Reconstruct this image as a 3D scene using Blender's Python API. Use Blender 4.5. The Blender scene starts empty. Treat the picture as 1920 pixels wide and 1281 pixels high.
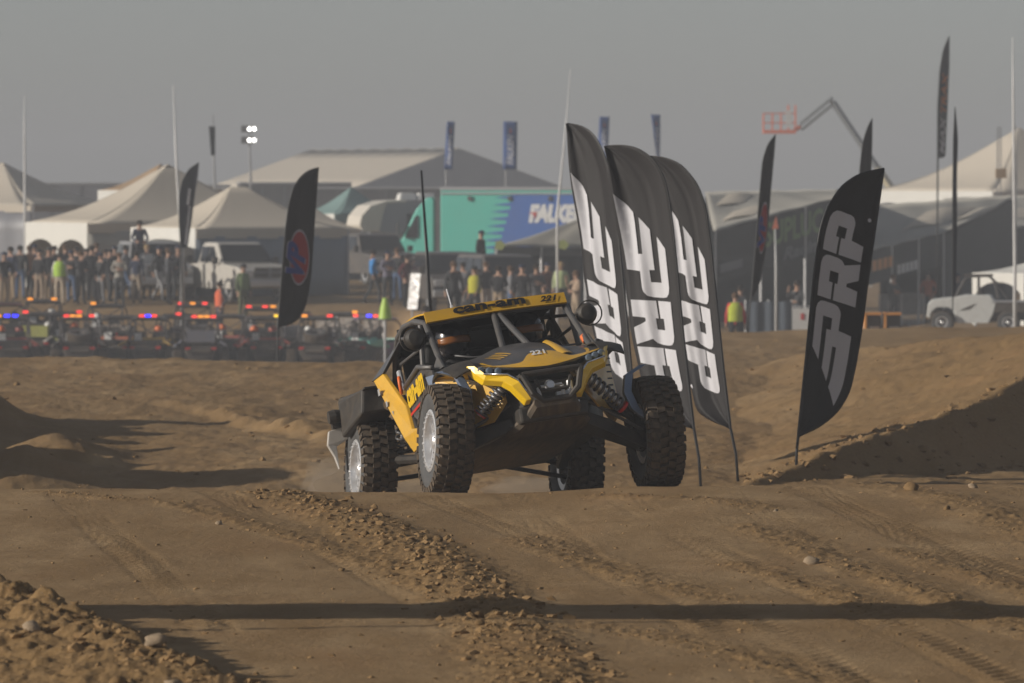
import bpy, bmesh, math, random
import numpy as np
from mathutils import Vector, Matrix, Euler
from mathutils.geometry import tessellate_polygon

random.seed(7)
SC = bpy.context.scene
COL = SC.collection
R = math.radians

# ------------------------------------------------------------------ camera
FPX, CX, CY, HOR, CAMZ = 11700.0, 960.0, 640.5, 340.0, 2.23     # photograph is 1920 x 1281
PIT = math.atan((CY - HOR) / FPX)
cd = bpy.data.cameras.new('camera'); cam = bpy.data.objects.new('camera', cd); COL.objects.link(cam)
cd.sensor_width = 36.0; cd.lens = 36.0 * FPX / 1920.0
cd.clip_start = 1.0; cd.clip_end = 9000.0
cam.location = (0, 0, CAMZ); cam.rotation_euler = (R(90) - PIT, 0, 0)
cd.dof.use_dof = True; cd.dof.focus_distance = 42.5; cd.dof.aperture_fstop = 7.2
SC.camera = cam

# ------------------------------------------------------------------ light
SUN_EL, SUN_BACK = 18.0, -14.0        # degrees above the horizon, degrees behind square-left
w = bpy.data.worlds.new('World'); SC.world = w; w.use_nodes = True
nt = w.node_tree; nt.nodes.clear()
wo = nt.nodes.new('ShaderNodeOutputWorld'); bg = nt.nodes.new('ShaderNodeBackground')
sky = nt.nodes.new('ShaderNodeTexSky'); sky.sky_type = 'NISHITA'; sky.sun_disc = False
sky.sun_elevation = R(SUN_EL); sky.sun_rotation = R(-90 + SUN_BACK)
sky.air_density = 0.7; sky.dust_density = 0.7; sky.ozone_density = 1.0; sky.altitude = 300
hs = nt.nodes.new('ShaderNodeHueSaturation'); hs.inputs['Saturation'].default_value = 0.42
nt.links.new(sky.outputs[0], hs.inputs['Color']); nt.links.new(hs.outputs[0], bg.inputs[0])
bg.inputs[1].default_value = 0.060
nt.links.new(bg.outputs[0], wo.inputs[0])
sl = bpy.data.lights.new('sun', 'SUN'); sun = bpy.data.objects.new('sun', sl); COL.objects.link(sun)
sl.energy = 4.0; sl.angle = R(0.6); sl.color = (1.0, 0.92, 0.81)
_az = R(SUN_BACK)
SUN_DIR = Vector((-math.cos(R(SUN_EL)) * math.cos(_az), math.cos(R(SUN_EL)) * math.sin(_az), math.sin(R(SUN_EL))))
sun.rotation_euler = SUN_DIR.to_track_quat('Z', 'Y').to_euler()
vs = SC.view_settings
vs.view_transform = 'Standard'; vs.look = 'None'; vs.exposure = 0.18; vs.gamma = 1.0; vs.use_curve_mapping = False
cy = SC.cycles
cy.use_denoising = True
try: cy.denoiser = 'OPENIMAGEDENOISE'
except Exception: pass
cy.max_bounces = 4; cy.diffuse_bounces = 2; cy.glossy_bounces = 2; cy.transmission_bounces = 2; cy.volume_bounces = 0
cy.transparent_max_bounces = 8; cy.sample_clamp_indirect = 4.0; cy.use_adaptive_sampling = True

# ------------------------------------------------------------------ helpers
def at(px, py, d):
    """world point at depth d (metres ahead) that lies behind photo pixel px, py"""
    x = (px - CX) / FPX; y = (CY - py) / FPX
    v = Vector((x, math.cos(PIT) + y * math.sin(PIT), -math.sin(PIT) + y * math.cos(PIT)))
    v = v * (d / v.y)
    return Vector((v.x, v.y, v.z + CAMZ))
def X(px, d): return (px - CX) / FPX * d
def ground_at(px, py):
    d = FPX * CAMZ / (py - HOR); return X(px, d), d

MATS = {}
def lin(c):
    return tuple((u / 12.92 if u <= 0.04045 else ((u + 0.055) / 1.055) ** 2.4) for u in c)
def mat(name, rgb, rough=0.6, metal=0.0, var=0.12, scale=6.0, bump=0.0, dust=0.0, emit=None, estr=0.0, coat=0.0, dcol=(0.23, 0.17, 0.11), spec=0.5, stretch=None, trans=0.0):
    """principled material: base colour broken up by noise, optional dust film and bump"""
    if name in MATS: return MATS[name]
    m = bpy.data.materials.new(name); m.use_nodes = True; MATS[name] = m
    t = m.node_tree; b = t.nodes['Principled BSDF']; L = t.links
    tc = t.nodes.new('ShaderNodeTexCoord')
    src = tc.outputs['Object']
    if stretch:
        mp = t.nodes.new('ShaderNodeMapping'); mp.inputs['Scale'].default_value = stretch
        L.new(src, mp.inputs[0]); src = mp.outputs[0]
    n = t.nodes.new('ShaderNodeTexNoise'); n.inputs['Scale'].default_value = scale; n.inputs['Detail'].default_value = 5
    L.new(src, n.inputs['Vector'])
    mx = t.nodes.new('ShaderNodeMix'); mx.data_type = 'RGBA'
    lo = tuple(c * (1 - var) for c in rgb); hi = tuple(min(1, c * (1 + var)) for c in rgb)
    mx.inputs[6].default_value = (*lo, 1); mx.inputs[7].default_value = (*hi, 1)
    L.new(n.outputs[0], mx.inputs[0]); out = mx.outputs[2]
    rough_out = None
    if dust > 0:
        n2 = t.nodes.new('ShaderNodeTexNoise'); n2.inputs['Scale'].default_value = scale * 1.7 + 1; n2.inputs['Detail'].default_value = 7
        L.new(src, n2.inputs['Vector'])
        rp = t.nodes.new('ShaderNodeMapRange'); rp.inputs[1].default_value = 0.35; rp.inputs[2].default_value = 0.75
        rp.inputs[3].default_value = dust * 0.35; rp.inputs[4].default_value = min(1, dust * 1.3)
        L.new(n2.outputs[0], rp.inputs[0])
        m2 = t.nodes.new('ShaderNodeMix'); m2.data_type = 'RGBA'; m2.inputs[7].default_value = (*dcol, 1)
        L.new(rp.outputs[0], m2.inputs[0]); L.new(out, m2.inputs[6]); out = m2.outputs[2]
        r2 = t.nodes.new('ShaderNodeMapRange'); r2.inputs[3].default_value = rough; r2.inputs[4].default_value = 0.9
        L.new(rp.outputs[0], r2.inputs[0]); L.new(r2.outputs[0], b.inputs['Roughness'])
    else:
        b.inputs['Roughness'].default_value = rough
    L.new(out, b.inputs['Base Color'])
    b.inputs['Metallic'].default_value = metal
    b.inputs['Specular IOR Level'].default_value = spec
    if coat: b.inputs['Coat Weight'].default_value = coat; b.inputs['Coat Roughness'].default_value = 0.12
    if bump:
        bp = t.nodes.new('ShaderNodeBump'); bp.inputs['Strength'].default_value = bump; bp.inputs['Distance'].default_value = 0.02
        L.new(n.outputs[0], bp.inputs['Height']); L.new(bp.outputs[0], b.inputs['Normal'])
    if emit:
        b.inputs['Emission Color'].default_value = (*emit, 1); b.inputs['Emission Strength'].default_value = estr
    if trans: b.inputs['Transmission Weight'].default_value = trans
    return m

def cloth_mat(name, rgb, trl=0.25, rough=0.75, var=0.08, scale=2.5):
    """thin fabric that lets some light through"""
    if name in MATS: return MATS[name]
    m = mat(name, rgb, rough, 0, var, scale, spec=0.25)
    t = m.node_tree; b = t.nodes['Principled BSDF']; o = t.nodes['Material Output']
    tr = t.nodes.new('ShaderNodeBsdfTranslucent'); mix = t.nodes.new('ShaderNodeMixShader'); mix.inputs[0].default_value = trl
    tr.inputs[0].default_value = (*rgb, 1)
    t.links.new(b.outputs[0], mix.inputs[1]); t.links.new(tr.outputs[0], mix.inputs[2]); t.links.new(mix.outputs[0], o.inputs[0])
    return m

class MB:
    """collects vertices and faces, builds ONE mesh object"""
    def __init__(s): s.v = []; s.f = []; s.mi = []
    def add(s, vs_, fs, mi=0):
        o = len(s.v); s.v += [tuple(p) for p in vs_]
        for q in fs: s.f.append(tuple(i + o for i in q)); s.mi.append(mi)
        return s
    def hexa(s, p, mi=0):      # p: 4 bottom points then 4 top points, both counter-clockwise from above
        return s.add(p, [(3, 2, 1, 0), (4, 5, 6, 7), (0, 1, 5, 4), (1, 2, 6, 5), (2, 3, 7, 6), (3, 0, 4, 7)], mi)
    def box(s, c, sz, rot=None, mi=0, taper=(1, 1)):
        x, y, z = (a * 0.5 for a in sz); tx, ty = taper
        ps = [(-x, -y, -z), (x, -y, -z), (x, y, -z), (-x, y, -z), (-x * tx, -y * ty, z), (x * tx, -y * ty, z), (x * tx, y * ty, z), (-x * tx, y * ty, z)]
        mt = Euler(rot).to_matrix() if rot is not None and not isinstance(rot, Matrix) else (rot or Matrix.Identity(3))
        return s.hexa([mt @ Vector(p) + Vector(c) for p in ps], mi)
    def prism(s, poly, off, mi=0):       # closed polygon of 3-D points, extruded by off
        off = Vector(off); n = len(poly); P = [Vector(p) for p in poly]
        o = len(s.v); s.v += [tuple(p) for p in P] + [tuple(p + off) for p in P]
        nrm = Vector((0, 0, 0))
        for i in range(n): nrm += P[i].cross(P[(i + 1) % n])
        flip = nrm.dot(off) < 0
        tri = tessellate_polygon([P])
        for a, b, c in tri:
            tn = (P[b] - P[a]).cross(P[c] - P[a])
            if tn.dot(nrm) < 0: a, c = c, a
            lo, hi = ((c, b, a), (a, b, c)) if not flip else ((a, b, c), (c, b, a))
            s.f.append(tuple(o + i for i in lo)); s.mi.append(mi)
            s.f.append(tuple(o + n + i for i in hi)); s.mi.append(mi)
        for i in range(n):
            j = (i + 1) % n
            q = (i, j, j + n, i + n) if not flip else (i + n, j + n, j, i)
            s.f.append(tuple(o + k for k in q)); s.mi.append(mi)
        return s
    def tube(s, pts, r, n=8, mi=0, closed=False, flat=None):
        P = [Vector(p) for p in pts]; m = len(P)
        rs = r if isinstance(r, (list, tuple)) else [r] * m
        up = None; rings = []
        for i in range(m):
            if closed: t = P[(i + 1) % m] - P[i - 1]
            else: t = P[min(i + 1, m - 1)] - P[max(i - 1, 0)]
            t = t.normalized() if t.length > 1e-9 else Vector((0, 0, 1))
            if up is None:
                up = t.cross(Vector((0, 0, 1)))
                if up.length < 0.05: up = t.cross(Vector((1, 0, 0)))
                up.normalize()
            else:
                up = (up - t * up.dot(t))
                up = up.normalized() if up.length > 1e-6 else t.orthogonal().normalized()
            sd = t.cross(up)
            fl = flat or (1, 1)
            rings.append([P[i] + (up * math.cos(2 * math.pi * k / n) * fl[0] + sd * math.sin(2 * math.pi * k / n) * fl[1]) * rs[i] for k in range(n)])
        return s.loft(rings, mi, caps=not closed, loop=closed)
    def loft(s, rings, mi=0, caps=True, loop=False):
        n = len(rings[0]); m = len(rings); o = len(s.v)
        for rg in rings: s.v += [tuple(p) for p in rg]
        for i in range(m if loop else m - 1):
            a = o + i * n; b = o + ((i + 1) % m) * n
            for k in range(n):
                k2 = (k + 1) % n
                s.f.append((a + k, a + k2, b + k2, b + k)); s.mi.append(mi)
        if caps and not loop:
            s.f.append(tuple(o + k for k in reversed(range(n)))); s.mi.append(mi)
            s.f.append(tuple(o + (m - 1) * n + k for k in range(n))); s.mi.append(mi)
        return s
    def lathe(s, prof, n=24, c=(0, 0, 0), axis='x', mi=0, closed=False):
        rings = []
        for (r, h) in prof:
            ring = []
            for k in range(n):
                a = 2 * math.pi * k / n; u, v = r * math.cos(a), r * math.sin(a)
                p = {'x': (h, u, v), 'y': (u, h, v), 'z': (u, v, h)}[axis]
                ring.append(Vector(p) + Vector(c))
            rings.append(ring)
        return s.loft(rings, mi, caps=not closed, loop=closed)
    def grid(s, fn, nu, nv, mi=0, thick=0.0):
        o = len(s.v)
        P = [[Vector(fn(i / nu, j / nv)) for j in range(nv + 1)] for i in range(nu + 1)]
        for row in P: s.v += [tuple(p) for p in row]
        W = nv + 1
        for i in range(nu):
            for j in range(nv):
                s.f.append((o + i * W + j, o + (i + 1) * W + j, o + (i + 1) * W + j + 1, o + i * W + j + 1)); s.mi.append(mi)
        if thick:
            o2 = len(s.v)
            for i in range(nu + 1):
                for j in range(nv + 1):
                    a = P[min(i + 1, nu)][j] - P[max(i - 1, 0)][j]; b = P[i][min(j + 1, nv)] - P[i][max(j - 1, 0)]
                    nn = a.cross(b); nn = nn.normalized() if nn.length > 1e-12 else Vector((0, 0, 1))
                    s.v.append(tuple(P[i][j] - nn * thick))
            for i in range(nu):
                for j in range(nv):
                    s.f.append((o2 + i * W + j + 1, o2 + (i + 1) * W + j + 1, o2 + (i + 1) * W + j, o2 + i * W + j)); s.mi.append(mi)
            edge = [(i, 0) for i in range(nu)] + [(nu, j) for j in range(nv)] + [(i, nv) for i in range(nu, 0, -1)] + [(0, j) for j in range(nv, 0, -1)]
            for k in range(len(edge)):
                (i1, j1), (i2, j2) = edge[k], edge[(k + 1) % len(edge)]
                a, b = i1 * W + j1, i2 * W + j2
                s.f.append((o + b, o + a, o2 + a, o2 + b)); s.mi.append(mi)
        return s
    def mesh(s, name, smooth=False):
        me = bpy.data.meshes.new(name); me.from_pydata(s.v, [], s.f)
        if any(s.mi): me.polygons.foreach_set('material_index', s.mi)
        if smooth is True: me.polygons.foreach_set('use_smooth', [True] * len(s.f))
        me.validate(); me.update()
        return me
    def build(s, name, mats, parent=None, smooth=False, bevel=0.0, ang=35):
        me = s.mesh(name, smooth is True)
        o = link(name, me, mats, parent)
        if smooth == 'auto':
            me.polygons.foreach_set('use_smooth', [True] * len(me.polygons)); me.set_sharp_from_angle(angle=R(ang))
        if bevel:
            b = o.modifiers.new('bevel', 'BEVEL'); b.width = bevel; b.segments = 2; b.limit_method = 'ANGLE'; b.angle_limit = R(40)
        return o

def link(name, me, mats, parent=None):
    o = bpy.data.objects.new(name, me); COL.objects.link(o)
    ms = mats if isinstance(mats, (list, tuple)) else [mats]
    if len(me.materials) == 0:
        for m in ms: me.materials.append(m)
    else:
        for i, m in enumerate(ms):
            if i < len(o.material_slots) and me.materials[i] != m:
                o.material_slots[i].link = 'OBJECT'; o.material_slots[i].material = m
    if parent: o.parent = parent
    return o
def empty(name, loc=(0, 0, 0), rz=0.0, scale=1.0):
    o = bpy.data.objects.new(name, None); COL.objects.link(o); o.empty_display_size = 0.2
    o.location = loc; o.rotation_euler = (0, 0, rz); o.scale = (scale,) * 3
    return o
def tag(o, label=None, cat=None, group=None, kind=None):
    if label: o['label'] = label
    if cat: o['category'] = cat
    if group: o['group'] = group
    if kind: o['kind'] = kind
    return o

TXT = {}
def text_tris(s, shear=0.0, bold=0.02, space=1.0):
    """flat text as 2-D vertices and faces, scaled to a 1 x 1 box"""
    k = (s, shear, bold, space)
    if k in TXT: return TXT[k]
    cu = bpy.data.curves.new('t', 'FONT'); cu.body = s; cu.shear = shear; cu.offset = bold; cu.space_character = space; cu.resolution_u = 3
    o = bpy.data.objects.new('t', cu); COL.objects.link(o)
    dg = bpy.context.evaluated_depsgraph_get(); me = o.evaluated_get(dg).to_mesh()
    vs_ = [(p.co.x, p.co.y) for p in me.vertices]; fs = [tuple(p.vertices) for p in me.polygons]
    o.evaluated_get(dg).to_mesh_clear(); bpy.data.objects.remove(o); bpy.data.curves.remove(cu)
    xs = [p[0] for p in vs_]; ys = [p[1] for p in vs_]
    x0, x1, y0, y1 = min(xs), max(xs), min(ys), max(ys)
    vs_ = [((x - x0) / (x1 - x0), (y - y0) / (y1 - y0)) for x, y in vs_]
    TXT[k] = (vs_, fs); return TXT[k]
def put_text(mb, s, org, right, up, shear=0.0, bold=0.02, space=1.0, mi=0):
    """lay text on a plane: org = lower left corner, right / up = full extents (vectors)"""
    vs_, fs = text_tris(s, shear, bold, space)
    org, right, up = Vector(org), Vector(right), Vector(up)
    mb.add([org + right * a + up * b for a, b in vs_], fs, mi); return mb
def poly2d(pts):
    tri = tessellate_polygon([[Vector((a, b, 0)) for a, b in pts]])
    out = []
    for a, b, c in tri:
        (ax, ay), (bx, by), (cx_, cy_) = pts[a], pts[b], pts[c]
        if (bx - ax) * (cy_ - ay) - (by - ay) * (cx_ - ax) < 0: a, c = c, a
        out.append((a, b, c))
    return list(pts), out
def refine(vs_, fs, maxlen):
    """split triangles until edges are short, so they can follow a curved sheet"""
    bm = bmesh.new(); V = [bm.verts.new((a, b, 0)) for a, b in vs_]
    for q in fs:
        try: bm.faces.new([V[i] for i in q])
        except ValueError: pass
    for _ in range(5):
        es = [e for e in bm.edges if e.calc_length() > maxlen]
        if not es: break
        bmesh.ops.subdivide_edges(bm, edges=es, cuts=1)
        bmesh.ops.triangulate(bm, faces=[q for q in bm.faces if len(q.verts) > 3])
    bm.verts.index_update()
    v2 = [(p.co.x, p.co.y) for p in bm.verts]; f2 = [tuple(p.index for p in q.verts) for q in bm.faces]
    bm.free(); return v2, f2

# value noise, vectorised
def _h(ix, iy, seed):
    n = (ix.astype(np.int64) * 374761393 + iy.astype(np.int64) * 668265263 + seed * 144665) & 0x7fffffff
    n = ((n ^ (n >> 13)) * 1274126177) & 0x7fffffff
    return ((n ^ (n >> 16)) & 0xffff) / 65535.0
def vnoise(x, y, seed=0):
    ix = np.floor(x); iy = np.floor(y); fx = x - ix; fy = y - iy
    u = fx * fx * fx * (fx * (fx * 6 - 15) + 10); v = fy * fy * fy * (fy * (fy * 6 - 15) + 10)
    a = _h(ix, iy, seed); b = _h(ix + 1, iy, seed); c = _h(ix, iy + 1, seed); d = _h(ix + 1, iy + 1, seed)
    return (a + (b - a) * u) * (1 - v) + (c + (d - c) * u) * v - 0.5
def fbm(x, y, octv=4, seed=0, gain=0.5):
    t = 0; a = 1.0
    for k in range(octv):
        t = t + a * vnoise(x * 2 ** k, y * 2 ** k, seed + 17 * k); a *= gain
    return t
def sstep(a, b, x):
    t = np.clip((x - a) / (b - a), 0, 1); return t * t * (3 - 2 * t)
def smooth_interp(x, xs, ys):
    """monotone-ish cubic through nodes"""
    xs = np.array(xs, float); ys = np.array(ys, float); h = np.diff(xs); dl = np.diff(ys) / h
    m = np.zeros_like(ys); m[1:-1] = np.where(dl[:-1] * dl[1:] > 0, 2 * dl[:-1] * dl[1:] / (dl[:-1] + dl[1:] + 1e-12 * np.sign(dl[:-1] + dl[1:] + 1e-30)), 0)
    m[0] = dl[0]; m[-1] = dl[-1]
    x = np.clip(x, xs[0], xs[-1]); i = np.clip(np.searchsorted(xs, x) - 1, 0, len(h) - 1)
    t = (x - xs[i]) / h[i]
    return ys[i] * (2 * t**3 - 3 * t**2 + 1) + m[i] * h[i] * (t**3 - 2 * t**2 + t) + ys[i + 1] * (-2 * t**3 + 3 * t**2) + m[i + 1] * h[i] * (t**3 - t**2)
# ------------------------------------------------------------------ terrain
def ridge(x, y, pts, hs_, wl, wr, power=1.0):
    """raised windrow along a polyline; wl / wr = flank widths left and right of its direction"""
    best = np.full(np.shape(x), 1e9); sd = np.zeros(np.shape(x)); hh = np.zeros(np.shape(x))
    n = len(pts)
    for i in range(n - 1):
        ax, ay = pts[i]; bx, by = pts[i + 1]; dx, dy = bx - ax, by - ay; L2 = dx * dx + dy * dy
        t = np.clip(((x - ax) * dx + (y - ay) * dy) / L2, 0, 1)
        ex, ey = x - (ax + t * dx), y - (ay + t * dy); dd = np.hypot(ex, ey)
        s = np.sign(dx * ey - dy * ex)            # + = left of direction
        m = dd < best
        best = np.where(m, dd, best); sd = np.where(m, s, sd); hh = np.where(m, hs_[i] + (hs_[i + 1] - hs_[i]) * t, hh)
    w_ = np.where(sd > 0, wl, wr)
    q = np.clip(1 - best / w_, 0, 1)
    return hh * (q * q * (3 - 2 * q)) ** power, q
def gpts(*px): return [ground_at(a, b) for a, b in px]
WIND_NEAR = gpts((-160, 1150), (-60, 1182), (80, 1214), (230, 1256), (360, 1296), (520, 1345))
RUBBLE = gpts((520, 930), (640, 968), (740, 1010), (830, 1065), (905, 1130), (955, 1190), (1000, 1250), (1060, 1330))
RUTS = [(gpts((300, 950), (420, 975), (560, 1015), (700, 1062), (830, 1120)), .018, .22, .05),
        (gpts((1120, 940), (1220, 948), (1330, 953), (1420, 968)), .030, .16, .10),
        (gpts((1390, 998), (1470, 1022), (1560, 1058), (1700, 1108), (1850, 1160), (2000, 1215)), .030, .20, .07),
        (gpts((1360, 1058), (1450, 1086), (1540, 1112), (1640, 1150)), .022, .18, .06),
        (gpts((1670, 1032), (1760, 1062), (1880, 1100), (2000, 1140)), .025, .16, .07),
        (gpts((1640, 925), (1760, 948), (1880, 985), (2010, 1040)), .040, .22, .14),
        (gpts((60, 930), (150, 938), (240, 947)), .012, .14, .05),
        (gpts((960, 1010), (1080, 1050), (1200, 1090), (1330, 1125)), .014, .20, .07),
        (gpts((1100, 1180), (1300, 1215), (1500, 1270)), .012, .20, .06)]
TRACKS = [gpts((400, 928), (560, 1000), (760, 1110), (900, 1200), (1010, 1300)), gpts((960, 928), (1090, 1040), (1300, 1170), (1480, 1300)),
          gpts((1130, 928), (1330, 1030), (1640, 1165), (1930, 1300)), gpts((120, 935), (260, 1050), (390, 1180), (480, 1300)), gpts((1500, 930), (1700, 1010), (1960, 1110))]
def track(x, y, pts, w_):
    best = np.full(np.shape(x), 1e9); sd = np.zeros(np.shape(x)); al = np.zeros(np.shape(x)); acc = 0
    for i in range(len(pts) - 1):
        ax, ay = pts[i]; bx, by = pts[i + 1]; dx, dy = bx - ax, by - ay; L = math.hypot(dx, dy)
        t = np.clip(((x - ax) * dx + (y - ay) * dy) / (L * L), 0, 1); ex, ey = x - (ax + t * dx), y - (ay + t * dy); dd = np.hypot(ex, ey); m = dd < best
        best = np.where(m, dd, best); sd = np.where(m, dd * np.sign(dx * ey - dy * ex), sd); al = np.where(m, acc + t * L, al); acc += L
    return np.clip(1.25 - best / w_, 0, 1), sd, al
SPUR = [(X(300, 80), 80.), (X(400, 77), 77.), (X(500, 72.5), 72.5), (X(620, 68), 68.), (X(690, 65), 65.)]

def pit_level(x, y):
    px = CX + x / np.maximum(y, 1) * FPX
    l = smooth_interp(y, [90, 112, 150, 182, 186, 191, 199, 212, 260, 420, 1500, 4000], [-2.6, -3.0, -3.3, -3.4, -3.4, -3.15, -1.75, -1.52, -1.75, -2.4, -5, -8])
    c = smooth_interp(y, [90, 130, 166, 174, 205, 260, 420, 1500, 4000], [-2.7, -2.9, -2.7, -1.9, -1.85, -2.2, -2.6, -5, -8])
    r = smooth_interp(y, [90, 130, 165, 200, 240, 420, 1500, 4000], [-2.6, -2.7, -2.58, -2.58, -2.9, -3.2, -5, -8])
    r = r + .36 * sstep(1660, 1790, px) * sstep(140, 170, y) * (1 - sstep(196, 215, y))
    a = sstep(735, 790, px); b = sstep(1020, 1350, px)
    return (l * (1 - a) + c * a) * (1 - b) + r * b

def height(x, y, fine=True):
    x = np.asarray(x, float); y = np.asarray(y, float)
    px = CX + x / np.maximum(y, 1) * FPX
    z = smooth_interp(y, [0, 18, 28, 40, 43.6, 44.6, 45.6, 46.8, 48.2, 51, 54.5, 58.5, 64, 80, 98, 122],
                      [-0.15, -0.06, 0, 0.0, 0.012, 0.0, -0.06, -0.19, -0.36, -0.68, -0.80, -0.665, -0.625, -0.60, -0.585, -0.59])
    z = z + 0.055 * sstep(900, 1400, px) * sstep(36, 43, y) * (1 - sstep(46, 50, y)) + 0.02 * sstep(700, 300, px) * sstep(40, 44, y) * (1 - sstep(46, 50, y))
    z = z + (0.035 * fbm(x * 0.30, y * 0.13, 3, 3)) * (1 - sstep(43, 45, y)) + 0.012 * fbm(x * 1.3, y * 0.6, 3, 23) * (1 - sstep(46, 60, y))
    # middle distance: rolling, tracked ground
    mid = sstep(53, 60, y)
    z = z + mid * (0.10 * fbm(x * 0.22 + 5, y * 0.11, 4, 5) + 0.05 * fbm(x * 0.9, y * 0.28, 3, 9) * (1 - sstep(700, 1300, px) * 0.5))
    # lit berm at the right whose near face turns from the sun
    xa, ya = 2.35, 59.0
    n1 = 0.22 * fbm(x * 0.8, y * 0.8, 4, 31)
    foot = ((y - ya) * 0.537 - (x - xa - .1) * 0.844) + n1
    face = 0.80 * foot
    back = 0.265 * (x - 2.2) - 0.012 * (y - ya) + 0.16 * fbm(x * 0.25, y * 0.25, 3, 33)
    cap = 1.02 * (1 - sstep(76, 100, y)) + 0.05 * fbm(x, y * 0.6, 3, 35)
    mound = np.maximum(0, np.minimum(np.minimum(face, back), cap))
    z = z + mound
    # mound out of frame at the left, throwing the long shadows
    lm = (1.20 + 1.2 * fbm(y * 0.42, x * 0.1 + 3, 3, 41)) * sstep(55.5, 58, y) * (1 - sstep(72, 77, y))
    z = z + np.maximum(lm, 0) * np.exp(-((x + 7.1) / 1.0) ** 2)
    lm2 = (0.30 + 0.9 * fbm(y * 0.5 + 9, x * 0.15, 3, 44)) * sstep(56, 60, y) * (1 - sstep(66, 71, y))
    z = z + np.maximum(lm2, 0) * np.exp(-((x + 4.7) / 0.55) ** 2) * 0.55
    rr, _ = ridge(x, y, SPUR, [.02, .10, .15, .12, .0], 1.2, 0.35); z = z + rr * (0.8 + 0.8 * fbm(x * 1.5, y * 1.5, 3, 47))
    loose = np.clip(mound * 1.2, 0, .8) + mid * np.clip(.45 + 1.1 * fbm(x * .3, y * .2, 3, 51), 0, 1) * .6
    # near windrow and rubble strip
    r1, q1 = ridge(x, y, WIND_NEAR, [.26, .28, .25, .17, .11, .07], .34, 1.2)
    lump = 0.5 + 0.9 * np.abs(fbm(x * 4.5, y * 4.5, 4, 61)) * 2
    z = z + r1 * (0.72 + 0.36 * lump * .7) ; loose = loose + np.clip(q1 * 2.2, 0, 1)
    r2, q2 = ridge(x, y, RUBBLE, [.03, .045, .05, .05, .045, .04, .035, .03], .42, .42); loose = loose + np.clip(q2 * 1.6, 0, 1)
    z = z + r2 * 0.8
    for pts, h_, wl, wr in RUTS:
        r3, q3 = ridge(x, y, pts, [h_ * .15] + [h_ * .5] * (len(pts) - 2) + [h_ * .15], wl * 1.9, wr * 2.6)
        z = z + r3 * (0.6 + 1.2 * np.clip(fbm(x * 3, y * 1.2, 3, 67) + .4, 0, 1)); loose = loose + np.clip(q3 * .9, 0, .8)
    if fine:
        near = (1 - sstep(50, 58, y))
        lo = np.clip(loose, 0, 1)
        g1 = fbm(x * 14, y * 9, 4, 71, .55); g2 = np.clip(vnoise(x * 26, y * 22, 73), 0, 1); g3 = np.clip(vnoise(x * 11, y * 9, 75) - .12, 0, 1)
        z = z + near * ((0.002 + 0.012 * lo) * g1 + (0.003 + 0.020 * lo) * g2 + (0.003 + .040 * lo) * g3 * np.clip(vnoise(x * 2, y * 1.2, 77) + .5, 0, 1))
        cor = np.sin(x * 9 + y * 46 + 3 * fbm(x * 1.2, y * .8, 2, 79)) * np.clip(fbm(x * .9, y * .35, 2, 81) - .02, 0, 1)
        z = z + near * (1 - lo) * 0.010 * cor
        for k, pts in enumerate(TRACKS):
            for off in (0, 1.45):
                q, sd, al = track(x - off, y, pts, .13)
                q = sstep(0, .5, q) * np.clip(fbm(x * .8 + k, y * .5, 2, 95) * 1.6 + .65, 0, 1) * near * (1 - .8 * lo)
                z = z + q * (-.006 + .006 * np.clip(np.sin(al * 36 + np.abs(sd) * 40) * 1.6, -1, 1))
        z = z + mid * (1 - sstep(100, 120, y)) * (0.030 * fbm(x * 3.2, y * 2.0, 4, 83, .6) + (0.03 + .22 * np.clip(mound, 0, .8) * (foot < 1.1)) * np.clip(vnoise(x * 3.4, y * 3.0, 85) - .1, 0, 1))
    # far edge of the berm field, dropping to the pit
    yc = 98 + 20 * sstep(660, 1330, px) + 2.5 * fbm(x * .15, y * 0 + 2, 3, 91)
    k = sstep(0, 9, y - yc)
    z = z * (1 - k) + pit_level(x, y) * k
    return z, np.clip(loose, 0, 1)
def gz(x, y): return float(height(np.array([x]), np.array([y]), False)[0][0])

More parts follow.
